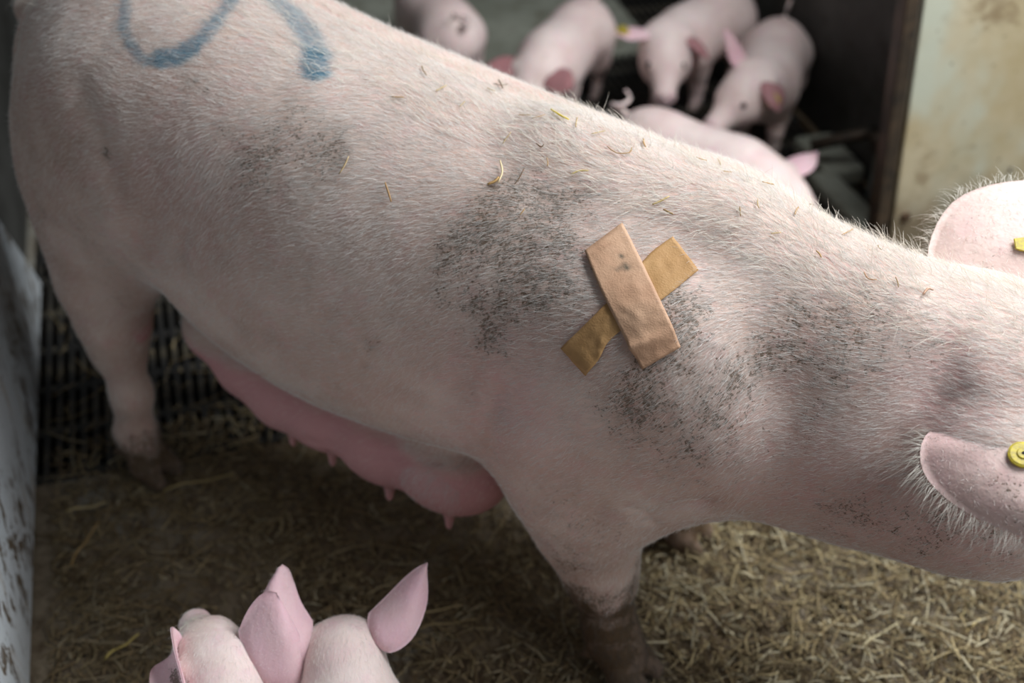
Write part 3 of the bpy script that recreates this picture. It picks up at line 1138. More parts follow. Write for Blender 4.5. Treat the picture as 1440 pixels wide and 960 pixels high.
pb = on_wall(1266, 115, WR - 0.022)
pb.z = 0.0
bm = bmesh.new()
box_bm(bm, pb + UP * 0.50, PX, PD, UP, 0.035, 0.05, 1.0)
bevel_all(bm, 0.004, 1)
post = bm_obj('gate_post', bm, M_STEEL)
tag(post, 'grey galvanised steel post against the dark wall beside the beige board', 'post')
for zz in (0.16, 0.60):
    bm = bmesh.new()
    box_bm(bm, pb + UP * zz, PX, PD, UP, 0.065, 0.07, 0.05)
    bevel_all(bm, 0.006, 1)
    bm_obj('clamp', bm, M_EDGE, post)
p0, p1 = at_z(1262, 178, 0.16), at_z(1140, 205, 0.10)
rail = tube('pipe_rail', [p0, p0.lerp(p1, 0.5), p1], 0.016, M_EDGE)
tag(rail, 'dark horizontal pipe rail low on the wall right of the piglets', 'pipe')
q0, q1 = at_z(1158, 128, 0.10), at_z(1196, 176, 0.08)
fpipe = tube('feed_pipe', [q0, q0.lerp(q1, 0.5), q1], 0.013, M_EDGE)
tag(fpipe, 'short slanting dark pipe beside the piglet with raised ear', 'pipe')
# low concrete step near the rail
bm = bmesh.new()
c0 = at_z(1165, 222, 0.03)
box_bm(bm, c0 + Vector((0, 0.0, -0.005)), PX, PD, UP, 0.11, 0.20, 0.05)
bevel_all(bm, 0.012, 2)
stp = bm_obj('concrete_block', bm, M_CREEP)
tag(stp, 'small pale concrete block on the floor below the pipe rail', 'block')
bm = bmesh.new()
c1, c2 = at_z(1165, 262, 0.02), at_z(1238, 335, 0.02)
ax = (c2 - c1).normalized()
box_bm(bm, (c1 + c2) / 2, ax, UP.cross(ax), UP, (c2 - c1).length + 0.1, 0.07, 0.04)
bevel_all(bm, 0.01, 2)
krb = bm_obj('floor_beam', bm, M_CREEP)
tag(krb, 'grey concrete floor beam running behind the bristly neck of the sow', 'beam')


# ------------------------------------------------------------------ straw bedding
def straw_pieces(P, ang, tilt, L, W, bend, cols, name, flat=0.45):
    n = len(P)
    prof = np.array([(-1, -flat), (1, -flat), (1, flat), (-1, flat)], float)
    ts = np.array([-0.5, 0.0, 0.5])
    d = np.stack([np.cos(ang) * np.cos(tilt), np.sin(ang) * np.cos(tilt), np.sin(tilt)], 1)
    s = np.stack([-np.sin(ang), np.cos(ang), np.zeros(n)], 1)
    u = np.cross(d, s)
    V = np.zeros((n, 3, 4, 3), np.float32)
    for i, t in enumerate(ts):
        c = P + d * (L * t)[:, None] + s * (bend * L * (0.25 - t * t))[:, None]
        for j, (a, b) in enumerate(prof):
            V[:, i, j] = c + s * (W * a * 0.5)[:, None] + u * (W * b * 0.5)[:, None]
    base = np.array([[i * 4 + j, i * 4 + (j + 1) % 4, (i + 1) * 4 + (j + 1) % 4, (i + 1) * 4 + j] for i in (0, 1) for j in range(4)] + [[3, 2, 1, 0], [8, 9, 10, 11]])
    Fc = (base[None] + (np.arange(n) * 12)[:, None, None]).reshape(-1, 4)
    me = bpy.data.meshes.new(name)
    nvt = n * 12
    me.vertices.add(nvt)
    me.vertices.foreach_set('co', V.reshape(-1))
    me.loops.add(len(Fc) * 4)
    me.loops.foreach_set('vertex_index', Fc.reshape(-1).astype(np.int32))
    me.polygons.add(len(Fc))
    me.polygons.foreach_set('loop_start', np.arange(0, len(Fc) * 4, 4, dtype=np.int32))
    me.update(calc_edges=True)
    a = me.attributes.new('straw_colour', 'FLOAT_COLOR', 'POINT')
    cc = np.concatenate([np.repeat(cols, 12, 0), np.ones((nvt, 1))], 1)
    a.data.foreach_set('color', cc.astype(np.float32).reshape(-1))
    me.materials.append(M_STRAW)
    return me


def straw_cols(n, wet):
    pal = np.array([(0.50, 0.40, 0.22), (0.40, 0.31, 0.16), (0.30, 0.22, 0.11), (0.60, 0.53, 0.36), (0.20, 0.14, 0.07), (0.14, 0.095, 0.05)])
    c = pal[rng.integers(0, 6, n)] * rng.uniform(0.5, 1.05, (n, 1))
    dk = np.array([(0.19, 0.135, 0.07)]) * rng.uniform(0.6, 1.6, (n, 1))
    return c * (1 - wet[:, None]) + dk * wet[:, None]


def pile(x, y):
    """height of the straw litter above the concrete"""
    h = 0.010 + 0.026 * np.clip((x - 0.05) / 0.35, 0, 1) * np.clip((y - 1.05) / 0.3, 0, 1)
    P3 = np.stack([x, y, x * 0], 1)
    return np.clip(h * (0.75 + 0.5 * wave_noise(P3, 0.35, 41, 2)), 0.004, 0.05)


NS = 80000
x = rng.uniform(-1.0, 1.75, NS)
y = rng.uniform(0.75, 2.45, NS)
P3 = np.stack([x, y, x * 0], 1)
clump = wave_noise(P3, 0.30, 51, 3)
dens = 0.52 + 0.50 * np.clip((x + 0.05) / 0.35, 0, 1) + 0.30 * clump
a_pen = (P3 - np.array(PO)) @ np.array(PX)
d_pen = (P3 - np.array(PO)) @ np.array(PD)
on_slat = (d_pen > S0)
dens = np.where(on_slat & (x < 0.15), 0.03 + 0.20 * np.clip(clump - 0.25, 0, 1) * 2.5 + 0.22 * np.clip((S0 + 0.16 - d_pen) / 0.12, 0, 1), dens)
dens = np.where(a_pen < 0.03, 0, dens)
# ground behind the board needs none
keep = rng.random(NS) < dens
x, y, clump, on_slat = x[keep], y[keep], clump[keep], on_slat[keep]
n = len(x)
zz = pile(x, y) * rng.uniform(0.15, 1.0, n) + 0.003
wet = np.clip(0.62 - 0.95 * (x - 0.02) / 0.4 + 0.18 * rng.normal(size=n) - 0.15 * (y - 1.4), 0.02, 0.62)
wet = np.where(on_slat & (x < 0.1), np.clip(0.55 + 0.25 * rng.normal(size=n), 0.02, 0.9), wet)
wet = np.where(rng.random(n) < 0.20, wet * 0.35, wet)
Ls = np.where(rng.random(n) < 0.80, rng.uniform(0.008, 0.035, n), rng.uniform(0.035, 0.105, n))
me = straw_pieces(np.stack([x, y, zz], 1), rng.uniform(0, 2 * math.pi, n), rng.normal(0, 0.11, n) * np.clip(0.05 / Ls, 0.3, 1.4), Ls, rng.uniform(0.0011, 0.0030, n),
                  rng.normal(0, 0.25, n), straw_cols(n, wet), 'straw_bedding')
o = bpy.data.objects.new('straw_bedding', me)
COL.objects.link(o)
tag(o, 'chopped straw bedding strewn over the pen floor', 'straw', kind='stuff')


# ------------------------------------------------------------------ piglets
M_EYE = plain('dark_eye', (0.02, 0.012, 0.010), 0.15, 0.5)


def frame(yaw, pitch, roll=0.0):
    """columns: forward, left, up"""
    return np.array(Matrix.Rotation(yaw, 3, 'Z') @ Matrix.Rotation(-pitch, 3, 'Y') @ Matrix.Rotation(roll, 3, 'X'))


def make_piglet(name, label, loc, heading, scale=1.0, head_yaw=0.0, head_pitch=-0.25, head_roll=0.0, h=0.005, neck=(0.075, 0.0, 0.045), lying=False,
                ears=None, step=0.0, fat=1.0, hairs=0, dirt_amt=0.10, tail='curl', pink_amt=0.0, soil_nose=0.0, face=True, lenf=1.0, hs=1.15, es=None, eye=1.0, nk=1.0):
    es = es or hs
    S = Skin((-0.34, -0.26, -0.015), (0.50, 0.26, 0.46), h)
    zb = 0.105 if lying else 0.190
    hip, sh = np.array((-0.125 * lenf, 0, zb + 0.004)), np.array((0.120 * lenf, 0, zb - 0.002))
    S.ell((0.0, 0, zb), (0.215 * lenf, 0.086 * fat, 0.090 * fat), k=0.03)
    S.ell(hip, (0.100, 0.078 * fat, 0.086), k=0.05)
    S.ell(sh, (0.105, 0.074 * fat, 0.086), k=0.05)
    hb = sh + np.array(neck)
    Fm = frame(head_yaw, head_pitch, head_roll)
    f, l, u = Fm[:, 0], Fm[:, 1], Fm[:, 2]
    hc = hb + f * 0.045
    k_ = hs
    S.cone(sh + (0.02, 0, 0.005), hb, 0.068 * (0.4 + 0.6 * nk), 0.054 * nk, 0.05)
    S.cone(hb, hc, 0.056 * nk, 0.052 * nk, 0.04)
    e = Matrix(Fm.tolist()).to_euler()
    S.ell(hc + u * 0.004, (0.066 * k_, 0.050 * k_, 0.050 * k_), rot=tuple(e), k=0.03)
    for s in (-1, 1):
        S.ell(hc + (l * s * 0.026 - u * 0.020 + f * 0.008) * k_, (0.046 * k_, 0.028 * k_, 0.032 * k_), rot=tuple(e), k=0.025)
        S.cone(hc + (-f * 0.028 + l * s * 0.032 + u * 0.030) * k_, hc + (-f * 0.030 + l * s * 0.045 + u * 0.034) * k_, 0.019 * k_, 0.012 * k_, 0.022)
        S.ell(hc + (f * 0.046 + l * s * 0.030 + u * 0.016) * k_, (0.012 * k_, 0.009 * k_, 0.009 * k_), rot=tuple(e), k=0.012)
    S.cone(hc + (f * 0.030 - u * 0.004) * k_, hc + (f * 0.105 - u * 0.020) * k_, 0.038 * k_, 0.0245 * k_, 0.03)
    S.cone(hc + (f * 0.025 - u * 0.024) * k_, hc + (f * 0.090 - u * 0.040) * k_, 0.026 * k_, 0.014 * k_, 0.015)
    nose = hc + (f * 0.112 - u * 0.0205) * k_
    S.ell(nose, (0.0085 * k_, 0.0265 * k_, 0.0245 * k_), rot=tuple(e), k=0.006)
    for s in (-1, 1):
        S.ell(nose + (f * 0.009 + l * s * 0.0095) * k_, (0.006 * k_, 0.0042 * k_, 0.0065 * k_), rot=tuple(e), k=0.003, sub=True)
    for s in (-1, 1):
        if lying:
            S.chain([(hip + (0.0, s * 0.055, -0.02), 0.045), ((-0.06, s * 0.105, 0.035), 0.026), ((0.005, s * 0.115, 0.020), 0.016), ((0.045, s * 0.115, 0.016), 0.013)], 0.02)
            S.chain([(sh + (0.0, s * 0.045, -0.03), 0.036), ((0.10, s * 0.080, 0.030), 0.022), ((0.16, s * 0.085, 0.018), 0.014), ((0.20, s * 0.085, 0.015), 0.012)], 0.02)
        else:
            st = step * s
            S.chain([(hip + (-0.005, s * 0.042, -0.01), 0.052), ((-0.125 * lenf + st * 0.3, s * 0.050, 0.115), 0.033), ((-0.158 * lenf + st, s * 0.050, 0.085), 0.019)], 0.03)
            S.chain([((-0.158 * lenf + st, s * 0.050, 0.085), 0.018), ((-0.150 * lenf + st, s * 0.050, 0.035), 0.0125), ((-0.140 * lenf + st, s * 0.050, 0.016), 0.0135)], 0.012)
            S.chain([(sh + (0.005, s * 0.040, -0.02), 0.044), ((0.115 * lenf - st * 0.4, s * 0.046, 0.115), 0.027), ((0.122 * lenf - st, s * 0.046, 0.070), 0.018), ((0.122 * lenf - st, s * 0.046, 0.030), 0.0130), ((0.130 * lenf - st, s * 0.046, 0.016), 0.0135)], 0.022)
            for t_ in (-1, 1):
                S.cone((-0.134 * lenf + st, s * 0.050 + t_ * 0.006, 0.012), (-0.122 * lenf + st, s * 0.050 + t_ * 0.007, 0.007), 0.0085, 0.006, 0.003)
                S.cone((0.136 * lenf - st, s * 0.046 + t_ * 0.006, 0.012), (0.148 * lenf - st, s * 0.046 + t_ * 0.007, 0.007), 0.0085, 0.006, 0.003)
    V, Q = S.mesh(2)
    n0 = len(V)
    # tail: a thin curl
    tb = np.array((-0.205 * lenf - 0.004, 0, zb + 0.055))
    if tail == 'curl':
        pts = [tb + (0.02, 0, -0.01)] + [tb + np.array((-0.020 - 0.020 * math.sin(a), 0.016 * math.cos(a) - 0.016 + 0.004 * a, 0.010 + 0.006 * a)) for a in np.linspace(0, 6.6, 16)]
    else:
        pts = [tb + (0.02, 0, -0.01), tb + (-0.015, 0, 0.012), tb + (-0.035, 0.004, 0.030), tb + (-0.045, 0.008, 0.052)]
    seg = 8
    tv, tf = [], []
    for i, p in enumerate(pts):
        d = Vector(pts[min(i + 1, len(pts) - 1)] - pts[max(i - 1, 0)]).normalized()
        a = d.orthogonal().normalized()
        b = d.cross(a)
        r = 0.008 * (1 - 0.6 * i / len(pts))
        for k in range(seg):
            w = 2 * math.pi * k / seg
            tv.append(np.array(Vector(p) + a * r * math.cos(w) + b * r * math.sin(w)))
    for i in range(len(pts) - 1):
        for k in range(seg):
            tf.append((i * seg + k, i * seg + (k + 1) % seg, (i + 1) * seg + (k + 1) % seg, (i + 1) * seg + k))
    parts = [(V, Q), (np.array(tv), np.array(tf))]
    # ears in the head's frame (forward, left, up); given per side
    ear_default = dict(rear=[(-0.042, 0.030, 0.034), (-0.062, 0.055, 0.040), (-0.062, 0.082, 0.055), (-0.030, 0.110, 0.085)],
                       front=[(-0.012, 0.030, 0.046), (-0.012, 0.056, 0.062), (-0.016, 0.084, 0.078), (-0.028, 0.111, 0.087)], bulge=(-0.012, 0.0, 0.006))
    ear_list = []
    for s in (1, -1):
        sp = (ears or {}).get(s, ear_default)
        cv = lambda q: hc + (f * q[0] + l * (q[1] * s) + u * q[2]) * es
        rows = ear_between([cv(q) for q in sp['rear']], [cv(q) for q in sp['front']], f * sp['bulge'][0] + l * s * sp['bulge'][1] + u * sp['bulge'][2], 18, 15, sp.get('rim', 0.0))
        ear_list.append(leaf_shell(rows, 0.005))
    parts += ear_list
    W_, Q_ = join(parts)
    o = mesh_obj(name, W_ * scale, Q_, M_PIGLET)
    pk = np.zeros(len(W_))
    pk[n0 + len(tv):] = 0.62
    pk = np.maximum(pk, 0.75 * np.exp(-((W_ - nose) ** 2).sum(1) / 0.022 ** 2))
    pk = np.clip(pk + pink_amt + 0.12 * wave_noise(W_, 0.08, 61, 2), 0, 0.9)
    if lying:
        pass
    dz = np.clip((0.075 - W_[:, 2]) / 0.06, 0, 1) * 0.6
    dirt_shade = np.clip(dirt_amt + 0.10 * wave_noise(W_, 0.07, 62, 3) + dz, 0, 1)
    if soil_nose:
        q = hc + f * 0.055 + u * 0.030
        dirt_shade += soil_nose * np.exp(-((W_ - q) ** 2).sum(1) / 0.035 ** 2)
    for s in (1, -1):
        cn = (ears or {}).get(s, {}).get('canal_shade')
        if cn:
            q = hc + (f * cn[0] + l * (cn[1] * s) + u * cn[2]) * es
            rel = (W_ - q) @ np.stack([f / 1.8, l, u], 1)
            dirt_shade += 1.0 * np.exp(-(rel ** 2).sum(1) / 0.012 ** 2)  # paints the shade of the ear hollow, using the dirt colour
    add_attr(o.data, 'dirt', dirt_shade)  # real dirt plus the painted ear-hollow shade
    add_attr(o.data, 'pink', pk)
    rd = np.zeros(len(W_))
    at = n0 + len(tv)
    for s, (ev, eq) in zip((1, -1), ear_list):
        rd[at:at + len(ev)] = (ears or {}).get(s, {}).get('red_shade', 0.0)
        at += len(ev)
    add_attr(o.data, 'red_shade', rd)
    add_attr(o.data, 'blue', np.zeros(len(W_)))
    o.location = loc
    o.rotation_euler = (0, 0, heading)
    tag(o, label, 'piglet', 'piglets in the pen')
    if face:
        for s in (-1, 1):
            c = (hc + (f * 0.050 + l * s * 0.0345 + u * 0.0165) * hs) * scale
            bm = bmesh.new()
            bmesh.ops.create_uvsphere(bm, u_segments=12, v_segments=8, radius=0.0068 * scale * eye)
            bmesh.ops.transform(bm, matrix=Matrix.Translation(Vector(c)), verts=bm.verts[:])
            bm_obj('eye', bm, M_EYE, o, True)
    if hairs:
        P, N, T, B = scatter(V * scale, Q, hairs)
        d = np.tile(np.array([-1.0, 0, -0.15]), (hairs, 1))
        d[:, 1] += 0.8 * P[:, 1] / 0.1
        d[:, 2] += 0.4 * wave_noise(P, 0.1, 63, 2)
        d[:, 1] += 0.4 * wave_noise(P, 0.1, 64, 2)
        d = unit(d - N * (d * N).sum(1)[:, None])
        dd = unit(d + N * np.abs(rng.normal(0.20, 0.12, hairs))[:, None] + rng.normal(0, 0.16, (hairs, 3)))
        cl = np.array([0.88, 0.84, 0.80]) * rng.uniform(0.85, 1.05, (hairs, 1))
        gr = np.clip(soil_nose * np.exp(-((P / scale - (hc + f * 0.05 + u * 0.03)) ** 2).sum(1) / 0.05 ** 2), 0, 0.75)[:, None]
        cl = cl * (1 - gr) + gr * np.array([0.46, 0.43, 0.27])
        hair_obj('coat_hair', P, dd, N, rng.uniform(0.004, 0.0095, hairs), rng.uniform(0.00008, 0.00013, hairs), np.clip(cl, 0, 0.92), o, 4, 0.2)
        for (ev, eq) in ear_list:
            P, N, T, B = scatter(ev * scale, eq, 900)
            dd = unit(N * 0.6 + rng.normal(0, 0.5, (900, 3)) - f * 0.3)
            hair_obj('ear_down', P, dd, N, rng.uniform(0.002, 0.006, 900), rng.uniform(0.00007, 0.00011, 900), np.tile([[0.86, 0.80, 0.78]], (900, 1)), o, 4, 0.1)
    return o, hc * scale, Fm, scale * hs


def ear_tag(o, hc, Fm, sc, side, q=(-0.035, 0.085, 0.070)):
    c = hc + (Fm[:, 0] * q[0] + Fm[:, 1] * q[1] * side + Fm[:, 2] * q[2]) * sc
    n = Fm[:, 0] * 0.7 + Fm[:, 2] * 0.5 + Fm[:, 1] * 0.3 * side
    bm = bmesh.new()
    disc(bm, tuple(c), tuple(n), 0.017, 0.004, 18)
    disc(bm, tuple(c), tuple(-n), 0.015, 0.012, 18)
    disc(bm, tuple(c), tuple(n), 0.006, 0.008, 10)
    t_ = bm_obj('ear_tag', bm, M_TAG, o)
    t_['label'] = 'yellow button ear tag'


# two in the foreground, seen from behind and above
EAR_UPRIGHT = dict(rear=[(-0.046, 0.034, 0.018), (-0.058, 0.056, 0.006), (-0.052, 0.084, 0.020), (-0.036, 0.104, 0.056), (-0.020, 0.108, 0.098)],
                   front=[(-0.020, 0.034, 0.048), (-0.018, 0.054, 0.064), (-0.018, 0.078, 0.084), (-0.018, 0.096, 0.096), (-0.018, 0.1095, 0.101)], bulge=(-0.020, -0.006, 0.0))
EAR_CURL = dict(rear=[(-0.046, 0.034, 0.010), (-0.056, 0.060, 0.004), (-0.050, 0.086, 0.030), (-0.036, 0.092, 0.076), (-0.032, 0.070, 0.112)],
                front=[(-0.020, 0.034, 0.046), (-0.018, 0.046, 0.070), (-0.020, 0.052, 0.094), (-0.030, 0.056, 0.112), (-0.040, 0.062, 0.120)], bulge=(-0.020, 0.004, 0.0))
hd = R(101)
sc2 = 1.05
d = Vector((math.cos(hd), math.sin(hd), 0))
head2 = at_depth(476, 866, 1.745)
make_piglet('piglet', 'piglet with both pink ears spread, second from the white panel, facing the sow', (head2.x - 0.238 * sc2 * d.x, head2.y - 0.238 * sc2 * d.y, 0), hd, sc2,
            head_yaw=R(-3), head_pitch=R(-40), hs=0.82, es=1.10, nk=0.72, h=0.0032, neck=(0.088, 0, 0.075), ears={1: EAR_CURL, -1: EAR_UPRIGHT}, hairs=42000, dirt_amt=0.04, fat=1.05)
EAR_FOLD = dict(rear=[(0.010, 0.034, 0.010), (0.012, 0.066, 0.014), (-0.020, 0.078, 0.018), (-0.062, 0.074, 0.018), (-0.102, 0.058, 0.020)],
                front=[(0.024, 0.030, 0.046), (0.016, 0.036, 0.060), (-0.020, 0.042, 0.060), (-0.062, 0.046, 0.048), (-0.100, 0.055, 0.028)], bulge=(0.0, -0.014, -0.014), canal_shade=(-0.030, 0.048, 0.026))
EAR_BROAD = dict(rear=[(-0.050, 0.034, 0.006), (-0.074, 0.056, -0.012), (-0.078, 0.080, -0.006), (-0.056, 0.096, 0.030), (-0.022, 0.086, 0.084)],
                 front=[(-0.014, 0.034, 0.046), (-0.008, 0.050, 0.066), (-0.008, 0.066, 0.082), (-0.012, 0.078, 0.088), (-0.018, 0.0855, 0.087)], bulge=(-0.022, -0.008, 0.0))
hd = R(88)
sc1 = 1.05
d = Vector((math.cos(hd), math.sin(hd), 0))
head1 = at_depth(309, 871, 1.70)
make_piglet('piglet', 'piglet with dirty forehead and raised snout, nearest the white panel, facing away', (head1.x - 0.238 * sc1 * d.x, head1.y - 0.238 * sc1 * d.y, 0), hd, sc1,
            head_yaw=R(30), head_pitch=R(-3), head_roll=R(0), hs=0.84, es=1.10, nk=0.74, h=0.0032, neck=(0.085, 0, 0.070), ears={1: EAR_FOLD, -1: EAR_BROAD}, hairs=42000, dirt_amt=0.05, soil_nose=0.5, fat=1.05)

# five behind the sow


def back_piglet(label, head_px, zh, heading, scale, lenf=0.85, **kw):
    hp = at_z(*head_px, zh)
    r = 0.120 * lenf + kw['neck'][0] + 0.03
    c, s = math.cos(heading), math.sin(heading)
    return make_piglet('piglet', label, (hp.x - r * scale * c, hp.y - r * scale * s, 0), heading, scale, h=0.0055, lenf=lenf, **kw)


EAR_OUT = dict(rear=[(-0.040, 0.034, 0.028), (-0.058, 0.060, 0.024), (-0.048, 0.090, 0.034), (-0.010, 0.112, 0.050)],
               front=[(-0.006, 0.034, 0.044), (0.008, 0.062, 0.048), (0.010, 0.088, 0.050), (-0.006, 0.113, 0.052)], bulge=(-0.004, 0.0, 0.012))
EAR_RED_SHADE = dict(EAR_OUT, red_shade=0.85)
EAR_DOWN = dict(rear=[(-0.040, 0.034, 0.026), (-0.050, 0.060, 0.010), (-0.030, 0.082, 0.000), (0.006, 0.096, -0.004)],
                front=[(-0.004, 0.034, 0.042), (0.014, 0.060, 0.032), (0.020, 0.082, 0.016), (0.010, 0.098, 0.000)], bulge=(0.0, 0.006, 0.012), red_shade=0.8)
EAR_TALL = dict(red_shade=0.15, rear=[(-0.046, 0.030, 0.034), (-0.056, 0.050, 0.052), (-0.050, 0.066, 0.084), (-0.030, 0.076, 0.122)],
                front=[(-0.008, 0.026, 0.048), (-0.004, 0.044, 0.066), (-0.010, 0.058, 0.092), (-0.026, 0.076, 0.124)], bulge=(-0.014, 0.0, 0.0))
back_piglet('pale piglet rump blurred behind the back, leftmost of those behind the sow', (585, 5), 0.16, R(112), 1.0, head_pitch=R(-40), neck=(0.075, 0, -0.02), tail='curl')
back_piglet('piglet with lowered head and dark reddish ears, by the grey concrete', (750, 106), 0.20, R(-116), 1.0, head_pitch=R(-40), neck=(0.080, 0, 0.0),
            ears={1: EAR_RED_SHADE, -1: EAR_RED_SHADE}, step=0.02)
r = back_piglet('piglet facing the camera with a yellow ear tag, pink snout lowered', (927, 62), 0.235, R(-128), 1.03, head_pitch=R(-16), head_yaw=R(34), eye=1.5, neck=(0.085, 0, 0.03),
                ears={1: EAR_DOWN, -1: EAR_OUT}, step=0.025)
ear_tag(*r, -1, (-0.010, 0.098, 0.055))
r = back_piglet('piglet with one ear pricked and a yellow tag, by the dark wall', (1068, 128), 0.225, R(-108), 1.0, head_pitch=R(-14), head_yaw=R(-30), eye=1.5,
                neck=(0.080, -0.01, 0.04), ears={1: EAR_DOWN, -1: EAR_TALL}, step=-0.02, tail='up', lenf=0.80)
ear_tag(*r, 1, (0.002, 0.078, 0.016))
back_piglet('piglet with pink ear held out, right beside the ridge of the sow', (1098, 262), 0.19, R(-38), 0.95, lenf=1.0, head_pitch=R(-22), head_yaw=R(-6), neck=(0.085, 0, 0.0),
            ears={1: dict(rear=[(-0.040, 0.032, 0.028), (-0.058, 0.056, 0.026), (-0.052, 0.090, 0.036), (-0.030, 0.124, 0.048)],
                          front=[(-0.006, 0.032, 0.044), (0.000, 0.062, 0.048), (-0.006, 0.092, 0.050), (-0.026, 0.125, 0.050)], bulge=(-0.004, 0.0, 0.010)), -1: EAR_OUT})


# ------------------------------------------------------------------ the two plaster strips crossed on the shoulder
def strip(name, label, corners, mat, lift, nu=40, nv=16, wrinkle=0.0013, seed=1, wave=None, thick=0.0009):
    """corners: picture outline as two long edges (polylines from end A to end B), laid on the hide"""
    E0, E1 = edge_curve([(*c, 0) for c in corners[0]], nu), edge_curve([(*c, 0) for c in corners[1]], nu)
    pts, nrm = [], []
    for i in range(nu):
        for j in range(nv):
            s = j / (nv - 1)
            p = E0[i] * (1 - s) + E1[i] * s
            q, n = hit(p[0], p[1])
            pts.append(np.array(q))
            nrm.append(np.array(n))
    P = np.array(pts).reshape(nu, nv, 3)
    N = np.array(nrm).reshape(nu, nv, 3)
    for _ in range(6):      # plaster bridges small hollows
        for A in (P, N):
            A[1:-1] = 0.25 * A[:-2] + 0.5 * A[1:-1] + 0.25 * A[2:]
            A[:, 1:-1] = 0.25 * A[:, :-2] + 0.5 * A[:, 1:-1] + 0.25 * A[:, 2:]
    N /= np.linalg.norm(N, axis=2)[..., None]
    flat = P.reshape(-1, 3)
    w = wrinkle * wave_noise(flat, 0.045, seed, 3).reshape(nu, nv) + 0.5 * wrinkle * wave_noise(flat, 0.014, seed + 5, 2).reshape(nu, nv)
    off = lift + np.abs(w)
    if wave:
        ii, jj = np.meshgrid(np.linspace(0, 1, nu), np.linspace(0, 1, nv), indexing='ij')
        for (a, b, ra, rb, amt) in wave:
            off = off + amt * np.exp(-((ii - a) / ra) ** 2 - ((jj - b) / rb) ** 2)
    P = P + N * off[..., None]
    V = np.concatenate([(P + N * thick / 2).reshape(-1, 3), (P - N * thick / 2).reshape(-1, 3)])
    F, o = [], nu * nv
    for i in range(nu - 1):
        for j in range(nv - 1):
            a, b, c, d = i * nv + j, i * nv + j + 1, (i + 1) * nv + j + 1, (i + 1) * nv + j
            F.append((a, b, c, d))
            F.append((d + o, c + o, b + o, a + o))
    rim = [i * nv for i in range(nu)] + [(nu - 1) * nv + j for j in range(1, nv)] + [i * nv + nv - 1 for i in range(nu - 2, -1, -1)] + list(range(nv - 2, 0, -1))
    for a, b in zip(rim, rim[1:] + rim[:1]):
        F.append((a, a + o, b + o, b))
    ctr = P.reshape(-1, 3).mean(0)
    ob = mesh_obj(name, V - ctr, F, mat)
    bm = bmesh.new()
    bm.from_mesh(ob.data)
    bmesh.ops.recalc_face_normals(bm, faces=bm.faces[:])
    bm.to_mesh(ob.data)
    bm.free()
    ob.location = ctr
    tag(ob, label, 'adhesive strip', 'plaster strips crossed on the shoulder')
    return ob


def tape_mat(name, c1, c2, smudge=None):
    t = NT(name)
    c = t.mix(t.ramp(t.noise(16, 4, 0.6), 0.3, 0.72), c1, c2)
    c = t.mix(t.math('MULTIPLY', t.ramp(t.noise(60, 4, 0.65), 0.52, 0.75), 0.35), c, (c1[0] * 0.6, c1[1] * 0.55, c1[2] * 0.5))
    if smudge is not None:
        g = t.attr('smudge')
        c = t.mix(g, c, (0.06, 0.065, 0.05))
    t.bump(t.math('ADD', t.noise(420, 2), t.math('MULTIPLY', t.noise(30, 3), 0.6)), 0.35, 0.0016)
    return t.done(c, 0.62, 0.25)


T1 = tape_mat('plaster_ochre', (0.37, 0.205, 0.080), (0.47, 0.28, 0.125))
T2 = tape_mat('plaster_tan', (0.43, 0.25, 0.155), (0.52, 0.33, 0.215), smudge=True)
strip('plaster_strip', 'ochre fabric plaster strip slanting up to the right, lying underneath its pair',
      TAPE_A,
      T1, 0.0030, seed=2, wave=[(0.10, 0.9, 0.10, 0.5, 0.006), (0.28, 1.0, 0.10, 0.3, 0.004)])
s2 = strip('plaster_strip', 'tan fabric plaster strip with dark smudges, laid on top, leaning up to the left',
           TAPE_B,
           T2, 0.0056, seed=4, wave=[(0.80, 0.1, 0.05, 0.5, 0.006), (0.93, 0.5, 0.06, 0.9, -0.002)])
W2 = np.array([tuple(v.co) for v in s2.data.vertices]) + np.array(s2.location)
sm = np.zeros(len(W2))
su, sv = to_px(W2)
sm = np.maximum(np.exp(-((su - 875) / 3.0) ** 2 - ((sv - 361) / 2.5) ** 2), np.exp(-((su - 880) / 5.0) ** 2 - ((sv - 375) / 4.5) ** 2))
sm = np.maximum(sm, 0.6 * np.exp(-((su - 870) / 8.0) ** 2 - ((sv - 378) / 2.0) ** 2))
add_attr(s2.data, 'smudge', np.clip(sm * 1.3, 0, 0.9))

# ------------------------------------------------------------------ the sow's ear tags
p, nn = hit(1438, 641)
p, nn = Vector(p), Vector(nn)
bm = bmesh.new()
disc(bm, p + nn * 0.001, nn, 0.0165, 0.0045, 28)
disc(bm, p + nn * 0.004, nn, 0.0075, 0.003, 18)
bmesh.ops.transform(bm, matrix=SOW_MI, verts=bm.verts[:])
tg = bm_obj('ear_tag', bm, M_TAG, sow)
tg['label'] = 'round yellow button tag in the near ear'
hole = bmesh.new()
disc(hole, p + nn * 0.0062, nn, 0.0022, 0.0014, 12)
bmesh.ops.transform(hole, matrix=SOW_MI, verts=hole.verts[:])
hl = bm_obj('pin_hole', hole, M_DARK, tg)
p, nn = hit(1450, 345)
p, nn = Vector(p), Vector(nn)
ux = (Vector((1, 0, 0)) - nn * nn.x).normalized()
uy = nn.cross(ux)
bm = bmesh.new()
out = [(-0.021, 0.010), (0.026, 0.012), (0.030, -0.020), (0.004, -0.021), (-0.008, -0.010), (-0.021, -0.006)]
lo = [bm.verts.new(p + nn * 0.002 + ux * a + uy * b) for a, b in out]
hi = [bm.verts.new(p + nn * 0.0052 + ux * a + uy * b) for a, b in out]
bm.faces.new(hi)
bm.faces.new(lo[::-1])
for i in range(6):
    j = (i + 1) % 6
    bm.faces.new((lo[i], lo[j], hi[j], hi[i]))
bevel_all(bm, 0.001, 1)
